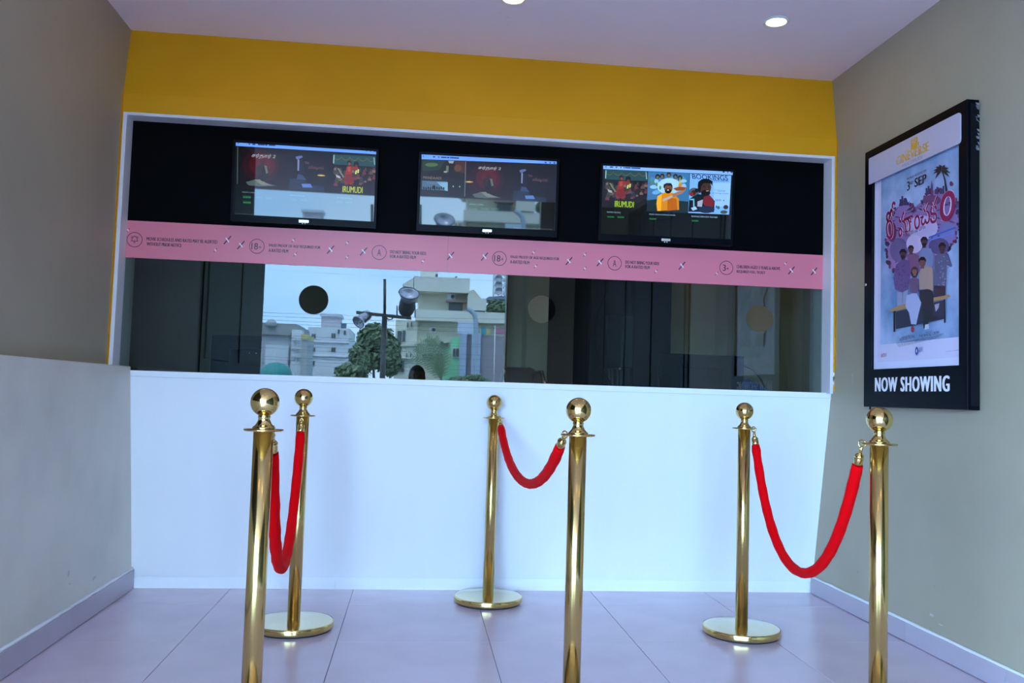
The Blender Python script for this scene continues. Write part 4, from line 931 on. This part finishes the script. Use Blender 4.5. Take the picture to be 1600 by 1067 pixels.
for (x0, y0, x1, y1, yy) in ((701, 472, 723, 490, -59.1), (621, 517, 627.5, 536, Y-.2), (629, 516, 633.5, 534, Y-.2), (636, 504, 638, 511, Y-.2), (642, 503.5, 644, 510.5, Y-.2), (634.5, 552, 636.5, 558.5, Y-.2), (641, 551.5, 643, 558, Y-.2), (619, 564, 623.5, 581, Y-.2), (626, 563.5, 631.5, 581, Y-.2), (660, 553, 694, 563, Y-.5)):
    w = obj('window', mbox(x0-.6, y0-.6, x1+.6, y1+.6, yy+.08, .2), CREAM2, hb); obj('pane', mbox(x0, y0, x1, y1, yy+.14, .1), GLASSD, w)
    if x1-x0 > 10: obj('mullion', mbox((x0+x1)/2-.5, y0, (x0+x1)/2+.5, y1, yy+.18, .06), METD, w)
for (x0, y0, x1, y1, yy) in ((698.5, 459, 711.5, 468, -58.8), (671, 511, 681, 519, -58.3)):
    a = obj('air_conditioner', mbox(x0, y0, x1, y1, yy+.3, .6), ACW, hb)
    c = mirrored(x0+(x1-x0)*.66, (y0+y1)/2, yy+.32); obj('fan', lathe(bmesh.new(), [(0, 0), (.14, 0), (.14, .03), (0, .03)], c, 16, Matrix(((1, 0, 0), (0, 0, 1), (0, -1, 0)))), METD, a)
bm = bmesh.new()
tube(bm, [mirrored(654, 457, Y-.4), mirrored(652, 560, Y-.4)], .06, 6); obj('drain_pipe', bm, CREAM, hb)
bm = tube(bmesh.new(), [mirrored(709, 437, Y-1), mirrored(712, 433, Y-1), mirrored(714, 432, Y-1)], .05, 6); obj('antenna', bm, METD, hb)
# green house
Y = -50
gh = thing('green_house', 'small mint green house beside the cream house, mirrored in the glass', 'house', (mirrored(709, 560, Y).x, Y, -.1))
MINT = mat('mint_render', (.28, .72, .42), .8)
obj('wall', to_ground(697, 545, 722, Y, 5), MINT, gh); obj('upper_wall', mbox(707, 528, 722, 546, Y-.3, 4), MINT, gh)
w = obj('window', mbox(706, 543, 718, 558.5, Y+.1, .2), CREAM2, gh); obj('pane', mbox(707.5, 544.5, 711.5, 557, Y+.15, .1), GLASSD, w); obj('pane', mbox(712.5, 544.5, 717, 557, Y+.15, .1), GLASSD, w)
# grey wall, pillars and boards
Y = -48
gw = thing('grey_boundary_wall', 'mauve grey block wall with pillars right of the green house, in the mirror image', 'wall', (mirrored(755, 560, Y).x, Y, -.1))
obj('wall', to_ground(721, 524, 800, Y, .4), mat('mauve_grey_block', (.36, .33, .36), .8), gw)
BLUEG = mat('blue_grey_paint', (.42, .52, .66), .6)
obj('pillar', to_ground(719, 521, 729, Y+.4, .5), BLUEG, gw); obj('pillar', to_ground(737, 521, 751, Y+.4, .5), BLUEG, gw)
obj('hoarding', mbox(715, 503, 743, 521, Y+.2, .2), mat('pale_blue_board', (.62, .72, .86), .5), gw)
for nm, x0, y0, x1, y1, c in (('teal_board', 752, 512, 759, 523, (.06, .36, .40)), ('yellow_board', 760, 515, 766, 523, (.62, .55, .20)), ('pink_board', 775, 513, 790, 522, (.50, .22, .32))):
    obj(nm, mbox(x0, y0, x1, y1, Y+.1, .2), mat(nm, c, .6), gw)
# elbow duct
Y = -45
bm = tube(bmesh.new(), [mirrored(x, y, Y) for x, y in ((730, 482), (736, 485), (742, 492), (743.5, 502), (743.5, 530), (743, 600), (743, 640))], .15, 12)
tag(obj('elbow_duct', bm, mat('pale_blue_duct', (.40, .50, .58), .5)), 'pale blue elbow duct rising in front of the cream house', 'duct')
bm = tube(bmesh.new(), [mirrored(773.5, 509, -36), (mirrored(773.5, 560, -36).x, -36, -.1)], .022, 8)
tag(obj('flag_pole', bm, ACW), 'thin white pole right of the green house in the mirror image', 'pole')
# lattice mast
Y = -120; ml = thing('lattice_mast', 'steel lattice telecom mast at the right edge of the mirrored view', 'mast', (mirrored(780, 500, Y).x, Y, -.1))
bm = bmesh.new(); xa, xb = mirrored(770.5, 500, Y).x, mirrored(788, 500, Y).x; ztop = mirrored(780, 395, Y).z; n = 22
for xx in (xa, xb):
    for yy in (Y, Y-1.8): tube(bm, [(xx, yy, -.1), (xx, yy, ztop)], .07, 5)
obj('corner_posts', bm, METL, ml)
bm = bmesh.new(); dz = ztop/n
for k in range(n):
    for yy in (Y, Y-1.8):
        tube(bm, [(xa, yy, k*dz), (xb, yy, (k+1)*dz)], .045, 4); tube(bm, [(xb, yy, k*dz), (xa, yy, (k+1)*dz)], .045, 4); tube(bm, [(xa, yy, k*dz), (xb, yy, k*dz)], .045, 4)
o = obj('bracing', bm, METL, ml); o['kind'] = 'stuff'
bm = bmesh.new()
for py in (436, 446, 455): 
    c = mirrored(779, py, Y); lathe(bm, [(0, 0), (.5, .1), (.6, .3)], c, 12, Matrix(((1, 0, 0), (0, 0, 1), (0, -1, 0))))
obj('dish', bm, METL, ml)
Y = -92
sr = thing('blue_roofed_shed', 'blue grey shed roof under the lattice mast in the mirror image', 'shed', (mirrored(778, 480, Y).x, Y, -.1))
obj('wall', to_ground(764, 469, 800, Y-.3, 3), HAZEG, sr)
bm = bmesh.new(); prism(bm, [mirrored(x, y, Y+.3) for x, y in ((756, 468), (764, 463.5), (800, 461), (800, 468))], (0, -4, 0)); obj('roof', bm, mat('slate_blue_sheet', (.20, .26, .34), .5), sr)
# far buildings on the left
Y = -95
fb = thing('grey_white_building', 'far grey and white building at the left of the mirrored view', 'house', (mirrored(440, 560, Y).x, Y, -.1))
obj('wall', to_ground(395, 523, 470, Y-.5, 12), HAZEG, fb); obj('roof_slab', mbox(395, 505, 464, 523, Y, 12), mat('far_dark_concrete', (.34, .35, .36), .8), fb)
obj('white_bay', mbox(414, 538, 450, 575, Y+.1, 1), HAZE, fb); obj('column', to_ground(455, 515, 470.5, Y+.2, 2), HAZE, fb)
for y in (531, 545, 557): obj('railing', mbox(456, y, 470, y+1.6, Y+.5, .2), METL, fb)
c = mirrored(424, 506, Y); obj('water_tank', lathe(bmesh.new(), [(0, -.3), (.6, -.3), (.6, .2), (.3, .5), (0, .55)], c, 14), HAZEG, fb)
Y = -122
wb2 = thing('white_block', 'far white block of flats with small windows and a roof room, mirrored in the glass', 'house', (mirrored(510, 560, Y).x, Y, -.1))
obj('wall', to_ground(480, 512, 545, Y, 12), HAZE, wb2); obj('roof_room', mbox(502, 494, 531, 513, Y-3, 4), mat('pinkish_render', (.62, .56, .60), .8), wb2); obj('roof_room_top', mbox(500, 490, 533, 494, Y-2.6, 5), HAZE, wb2)
obj('water_tank', mbox(533, 505.5, 540.5, 512.5, Y-1, 1.2), mat('blue_tank', (.10, .16, .26), .5), wb2)
for (x, y) in ((487, 522), (490.5, 522), (518, 521), (521.5, 521), (486, 543), (490, 543), (518, 543), (521.5, 543), (489, 564), (528, 515), (537.5, 516.5)):
    w = obj('window', mbox(x-.4, y-.6, x+2.8, y+7, Y+.1, .2), HAZEG, wb2); obj('pane', mbox(x, y, x+2.3, y+6.4, Y+.2, .2), GLASSD, wb2 if False else w)
for y in (534, 556): obj('ledge', mbox(480, y, 545, y+1.2, Y+.3, .5), HAZE, wb2)
yb2 = thing('yellow_topped_hut', 'narrow building with a yellow top between the two far buildings', 'house', (mirrored(475, 560, -90).x, -90, -.1))
obj('wall', to_ground(471, 530, 480, -90, 6), HAZEG, yb2); obj('roof_band', mbox(470.5, 522, 480.5, 530.5, -89.8, 6), mat('yellow_band', (.66, .58, .26), .7), yb2)
# green tensile roof
c = mirrored(431, 587, -62); R = (mirrored(457, 580, -62).x-mirrored(405, 580, -62).x)/2; h = mirrored(431, 566, -62).z-c.z
td = thing('green_dome_roof', 'teal green domed canopy roof at the lower left of the mirrored view', 'canopy', (c.x, c.y, -.1))
obj('roof', lathe(bmesh.new(), [(R*math.cos(t), h*math.sin(t)) for t in [k*PI/2/8 for k in range(8)]]+[(0, h)], c, 28), mat('teal_sheet', (.05, .30, .27), .5), td)
for k in range(6): obj('post', tube(bmesh.new(), [(c.x+R*.9*math.cos(k), c.y+R*.9*math.sin(k), -.1), (c.x+R*.9*math.cos(k), c.y+R*.9*math.sin(k), c.z+.1)], .06, 6), METL, td)
# floodlight pole
Y = -5.3
def mp_at(x, y): return mirrored(x, y, Y)
pz = mp_at(600, 500); pb = mp_at(598, 590)
fp = thing('floodlight_pole', 'dark street pole with crossarm carrying two floodlights, mirrored in the glass', 'lamp post', (pb.x, Y, -.1))
jn = mp_at(601, 495); tp = mp_at(601.3, 436)
obj('pole', tube(bmesh.new(), [(pb.x, Y, -.1), (jn.x, Y, jn.z)], .042, 14), METD, fp)
obj('mast_top', tube(bmesh.new(), [(jn.x, Y, jn.z), (tp.x, Y, tp.z)], .022, 10), METD, fp)
al, ar = mp_at(557.5, 489), mp_at(643, 498); 
bm = bmesh.new(); dv = (ar-al); nrm_ = Vector((0, .05, 0)); up = Vector((0, 0, .022))
prism(bm, [al-up+nrm_+Vector((0, .08, 0)), ar-up+nrm_+Vector((0, .08, 0)), ar+up+nrm_+Vector((0, .08, 0)), al+up+nrm_+Vector((0, .08, 0))], (0, -.07, 0)); obj('crossarm', bm, METD, fp)
bm = tube(bmesh.new(), [mp_at(x, y) + Vector((0, .15, 0)) for x, y in ((604, 498), (608, 501), (613, 500), (615, 494))], .010, 6); obj('cable_loop', bm, METD, fp)
bm = tube(bmesh.new(), [mp_at(x, y) + Vector((0, .15, 0)) for x, y in ((570, 505), (576, 499), (580, 492))], .010, 6); obj('stay_wire', bm, METD, fp)
def floodlight(c, ax, sc, label, light):
    ax = ax.normalized(); M = ax.to_track_quat('Z', 'Y').to_matrix()
    body = mat('pale_lamp_body', (.60, .62, .70), .4) if light else METD
    t = obj('floodlight', lathe(bmesh.new(), [(0, -.36*sc), (.15*sc, -.36*sc), (.17*sc, -.30*sc), (.17*sc, -.02*sc), (.14*sc, 0), (0, 0)], c, 24, M), body, fp); t['label'] = label
    obj('reflector', lathe(bmesh.new(), [(.13*sc, -.02*sc), (.17*sc, .06*sc), (.215*sc, .15*sc), (.235*sc, .19*sc), (.225*sc, .19*sc), (.205*sc, .15*sc), (.15*sc, .05*sc), (.0, .02*sc)], c, 32, M), mat('reflector_silver', (.62, .62, .72), .3, .5), t)
    bm = bmesh.new(); torus(bm, Vector(c)+ax*.19*sc, ax, .230*sc, .010*sc, 32, 8); obj('rim', bm, METD, t)
    bm = bmesh.new()
    for k in range(6): lathe(bm, [(.17*sc, -.28*sc+.04*sc*k), (.182*sc, -.275*sc+.04*sc*k), (.17*sc, -.265*sc+.04*sc*k)], c, 20, M)
    obj('cooling_fins', bm, body, t)
    return t
fc = mp_at(637.5, 470) + Vector((0, .12, 0))
t = floodlight(fc, Vector((.12, .66, .78)), .68, 'big dark floodlight with round open reflector', False)
for px in (620.5, 629, 639, 648.5):
    q0, q1_ = mp_at(px, 493.5+.09*(px-620)), mp_at(px, 478 if px in (620.5, 648.5) else 486); obj('bracket_rod', tube(bmesh.new(), [q0+Vector((0, .05, 0)), q1_+Vector((0, .05, 0))], .009, 6), METD, t)
fc2 = mp_at(566, 500) + Vector((0, .12, 0))
t = floodlight(fc2, Vector((-.5, .5, -.55)), .45, 'smaller pale floodlight hanging under the arm', True)
obj('bracket_rod', tube(bmesh.new(), [fc2, al + dv*.09 + Vector((0, .10, 0))], .012, 6), METD, t)
# power lines
WIRE_L = ['second highest', 'third highest', 'fourth highest', 'fifth highest', 'sixth highest', 'seventh highest, close under the sixth,', 'sixth lowest, in front of the house fronts,', 'fourth lowest', 'third lowest', 'second lowest', 'lowest', 'topmost faint']
for i, (ya, yb_, sag) in enumerate(((487, 498, 2), (493, 507, 1), (497.5, 512, 3), (503, 520, 2), (520, 538, 3), (523.5, 542, 3), (536, 556, 2), (541.5, 563, 2), (556, 574, 1), (559.5, 580, 2), (566, 587, 1), (419, 438, 3))):
    YW = -22 - i*.4; pts = []
    for k in range(15):
        s = k/14; px = 330+520*s; pts.append(mirrored(px, ya+(yb_-ya)*(px-408)/382 + sag*4*s*(1-s), YW))
    tag(obj('power_line', tube(bmesh.new(), pts, .0055 if ya > 450 else .003, 5), mat('weathered_wire', (.16, .17, .18), .5)), WIRE_L[i] + ' overhead wire crossing the mirrored street view', 'wire', 'overhead wires in the mirrored view')
# trees
LEAF = [mat('leaf_green_a', (.17, .24, .13), .6), mat('leaf_green_b', (.24, .33, .17), .6), mat('leaf_green_c', (.11, .17, .09), .6)]  # greens muted and lightened, distance haze put into the colour
BARK = mat('bark', (.16, .12, .09), .8)
def tree(c, rx, rz, label, seed, nl, lsz, trunk=True):
    random.seed(seed); t = thing('leafy_tree', label, 'tree', (c.x, c.y, -.1))
    if trunk:
        obj('trunk', tube(bmesh.new(), [(c.x, c.y, -.1), (c.x+.1, c.y, c.z*.5), (c.x, c.y, c.z)], [rx*.07, rx*.06, rx*.03], 8), BARK, t)
    bm = bmesh.new(); blobs = []
    for k in range(16):
        a, e = random.uniform(0, 2*PI), random.uniform(-.6, 1.2)
        blobs.append((c + Vector((rx*.62*math.cos(a)*math.cos(e), rx*.62*math.sin(a)*math.cos(e), rz*.62*math.sin(e))), random.uniform(.30, .46)))
    blobs.append((c, .6))
    for i in range(nl):
        b, r = random.choice(blobs); d = Vector((random.gauss(0, 1), random.gauss(0, 1), random.gauss(0, 1))).normalized()
        p = b + Vector((d.x*rx, d.y*rx, d.z*rz))*r*random.uniform(.62, 1.12)
        n = (d + Vector((random.uniform(-.7, .7), random.uniform(-.7, .7), random.uniform(-.2, .9)))).normalized(); e1 = n.orthogonal().normalized(); e2 = n.cross(e1); s = lsz*random.uniform(.6, 1.3)
        f = bm.faces.new([bm.verts.new(p+e1*s), bm.verts.new(p+e2*s*.55+n*s*.15), bm.verts.new(p-e1*s), bm.verts.new(p-e2*s*.55+n*s*.15)]); f.material_index = random.randrange(3)
    o = obj('foliage', bm, LEAF, t); o['kind'] = 'stuff'
    return t
c = mirrored(583, 553, -40); k = 48.2/1359
tree(c, 36*k, 48*k, 'broad green tree left of the cream house, behind the pole', 5, 9000, .17)
tree(mirrored(552, 588, -36), 30*44/1359, 22*44/1359, 'low leafy tree at the foot of the white block', 6, 3500, .15)
tree(mirrored(608, 560, -52), 18*60/1359, 40*60/1359, 'dark green tree tucked against the left wall of the cream house', 8, 4500, .20)
tree(mirrored(778, 481, -80), 20*88/1359, 14*88/1359, 'green treetop under the blue grey shed roof', 9, 3500, .19)
tree(mirrored(735, 594, -30), 34*38/1359, 9*38/1359, 'yellow green shrub in front of the grey block wall', 10, 2500, .09, False)['category'] = 'shrub'
# palm
Y = -24; pc_ = mirrored(690, 596, Y); kk = 32.2/1359
pm = thing('palm_tree', 'young palm with arching fronds below the cream house, mirrored in the glass', 'palm', (pc_.x, Y, -.1))
obj('trunk', tube(bmesh.new(), [(pc_.x, Y, -.1), (pc_.x, Y, pc_.z)], [.16, .11], 10), BARK, pm)
PALM = mat('palm_green', (.24, .34, .20), .5)
for (ex, ez, yy) in ((-40, 50, .1), (-33, 60, -.2), (-24, 64, .3), (-12, 66, -.1), (2, 58, .2), (10, 44, -.3), (-44, 36, .3)):
    bm = bmesh.new(); n = 14; mid = []
    for i in range(n+1):
        s = i/n; mid.append(Vector((pc_.x+ex*kk*s**1.25, Y+yy*s*2, pc_.z+ez*kk*(1.35*s-.35*s*s*s))))
    tube(bm, mid, [.022*(1-.7*i/n) for i in range(n+1)], 5)
    for i in range(2, n+1):
        tn = (mid[i]-mid[i-1]).normalized(); sdv = tn.cross(Vector((0, 1, .2))).normalized()
        for sg in (-1, 1):
            L = .34*(1-.6*abs(i/n-.45)); tip = mid[i]+(tn*.75+sdv*sg*.75+Vector((0, 0, -.25))).normalized()*L; w = tn*.028
            bm.faces.new([bm.verts.new(mid[i]-w), bm.verts.new(mid[i]+w), bm.verts.new((mid[i]+tip)/2+w*1.1), bm.verts.new(tip), bm.verts.new((mid[i]+tip)/2-w*1.1)])
    obj('frond', bm, PALM, pm)

# ------------------------------------------------------------------ the photographer, kneeling at the camera and mirrored in the glass
SKIN = mat('brown_skin', (.32, .17, .11), .5, noise_amt=.1, noise_scale=20); SHIRT = mat('dark_shirt', (.035, .04, .06), .8); TROUS = mat('dark_trousers', (.03, .03, .035), .8); HAIR = mat('black_hair', (.012, .010, .010), .5)
ph = thing('person', 'person in dark clothes kneeling with a camera, head mirrored above the counter', 'person', (0, -.45, 0))
def skin(name, verts, edges, rad, m, parent, root=0, sub=2):
    me = bpy.data.meshes.new(name); me.from_pydata(verts, edges, []); o = bpy.data.objects.new(name, me); C.objects.link(o)
    md = o.modifiers.new('skin', 'SKIN'); md.use_smooth_shade = True
    for i, v in enumerate(me.skin_vertices[0].data): v.radius = rad[i] if isinstance(rad[i], tuple) else (rad[i], rad[i]); v.use_root = (i == root)
    s = o.modifiers.new('sub', 'SUBSURF'); s.levels = sub; s.render_levels = sub
    dg = bpy.context.evaluated_depsgraph_get(); me2 = bpy.data.meshes.new_from_object(o.evaluated_get(dg))
    bpy.data.objects.remove(o); bm = bmesh.new(); bm.from_mesh(me2); bpy.data.meshes.remove(me2)
    return obj(name, bm, m, parent, True)
V = [(0, -.56, .47), (0, -.54, .64), (0, -.50, .80), (0, -.46, .92), (0, -.425, .985), (0, -.40, 1.04),
     (-.16, -.46, .915), (-.205, -.33, .775), (-.085, -.125, .875), (.16, -.46, .915), (.205, -.33, .775), (.085, -.125, .875),
     (-.09, -.55, .44), (-.15, -.17, .47), (-.15, -.21, .10), (-.15, -.10, .035), (.09, -.55, .44), (.14, -.28, .075), (.14, -.66, .085), (.14, -.74, .04)]
Ed = [(0, 1), (1, 2), (2, 3), (3, 4), (4, 5), (3, 6), (6, 7), (7, 8), (3, 9), (9, 10), (10, 11), (0, 12), (12, 13), (13, 14), (14, 15), (0, 16), (16, 17), (17, 18), (18, 19)]
Rd = [.125, .115, .125, .11, .05, .047, .062, .045, .028, .062, .045, .028, .085, .062, .045, .035, .085, .062, .045, .032]
skin('body', V, Ed, [(r*.95, r*.8) if i < 4 else r for i, r in enumerate(Rd)], SHIRT, ph)
bm = bmesh.new(); ball(bm, (0, -.375, 1.095), .085, (.86, 1.05, 1.22), 32)
for v in bm.verts:
    if v.co.z < 1.06 and v.co.y > -.37: v.co.y += .008; v.co.x *= .88
hdm = obj('head', bm, SKIN, ph)
bm = bmesh.new(); ball(bm, (0, -.288, 1.085), .014, (.9, 1.2, 1.6), 12); obj('nose', bm, SKIN, hdm)
for s in (-1, 1):
    obj('ear', ball(bmesh.new(), (s*.074, -.38, 1.09), .022, (.45, .8, 1.3), 12), SKIN, hdm); obj('eye', ball(bmesh.new(), (s*.028, -.298, 1.108), .010, seg=12), mat('eye_dark', (.05, .04, .04), .2), hdm)
obj('mouth', ball(bmesh.new(), (0, -.296, 1.043), .018, (1.2, .4, .35), 12), mat('lip', (.30, .12, .10), .5), hdm)
bm = bmesh.new(); ball(bm, (0, -.385, 1.112), .090, (.90, 1.06, 1.12), 32)
bmesh.ops.delete(bm, geom=[v for v in bm.verts if v.co.z < 1.06 or (v.co.y > -.325 and v.co.z < 1.145)], context='VERTS'); obj('hair', bm, HAIR, hdm)
for s in (-1, 1):
    hb_ = Vector((s*.085, -.125, .875)); vs = [hb_, hb_+Vector((-s*.008, .045, .030))]; ed = [(0, 1)]; rd = [.024, .030]
    for k, (ln, off) in enumerate(((.038, .022), (.043, .008), (.040, -.006), (.032, -.020))):
        b0 = vs[1]+Vector((-s*.004, .018, off)); i0 = len(vs)
        vs += [b0, b0+Vector((-s*ln*.45, ln*.55, .004)), b0+Vector((-s*ln*1.25, ln*.35, 0))]; ed += [(1, i0), (i0, i0+1), (i0+1, i0+2)]; rd += [.010, .0085, .0075]
    i0 = len(vs); vs += [hb_+Vector((-s*.020, .014, .030)), hb_+Vector((-s*.042, .020, .052))]; ed += [(0, i0), (i0, i0+1)]; rd += [.012, .009]
    skin('hand', [tuple(v) for v in vs], ed, rd, SKIN, ph)
cmr = thing('photo_camera', 'black camera held in front of the kneeling person', 'camera', (-.006, -.10, .90))
obj('body', BX((-.070, -.125, .900), (.066, -.070, .992), .010), BLACKPL, cmr); obj('viewfinder_hump', BX((-.03, -.120, .990), (.026, -.075, 1.018), .008), BLACKPL, cmr)
obj('lens', lathe(bmesh.new(), [(0, -.072), (.036, -.072), (.036, -.045), (.038, -.043), (.038, -.018), (.033, -.016), (.030, -.024), (0, -.026)], (0, 0, .95), 28, Matrix(((1, 0, 0), (0, 0, 1), (0, -1, 0)))), BLACKPL, cmr)
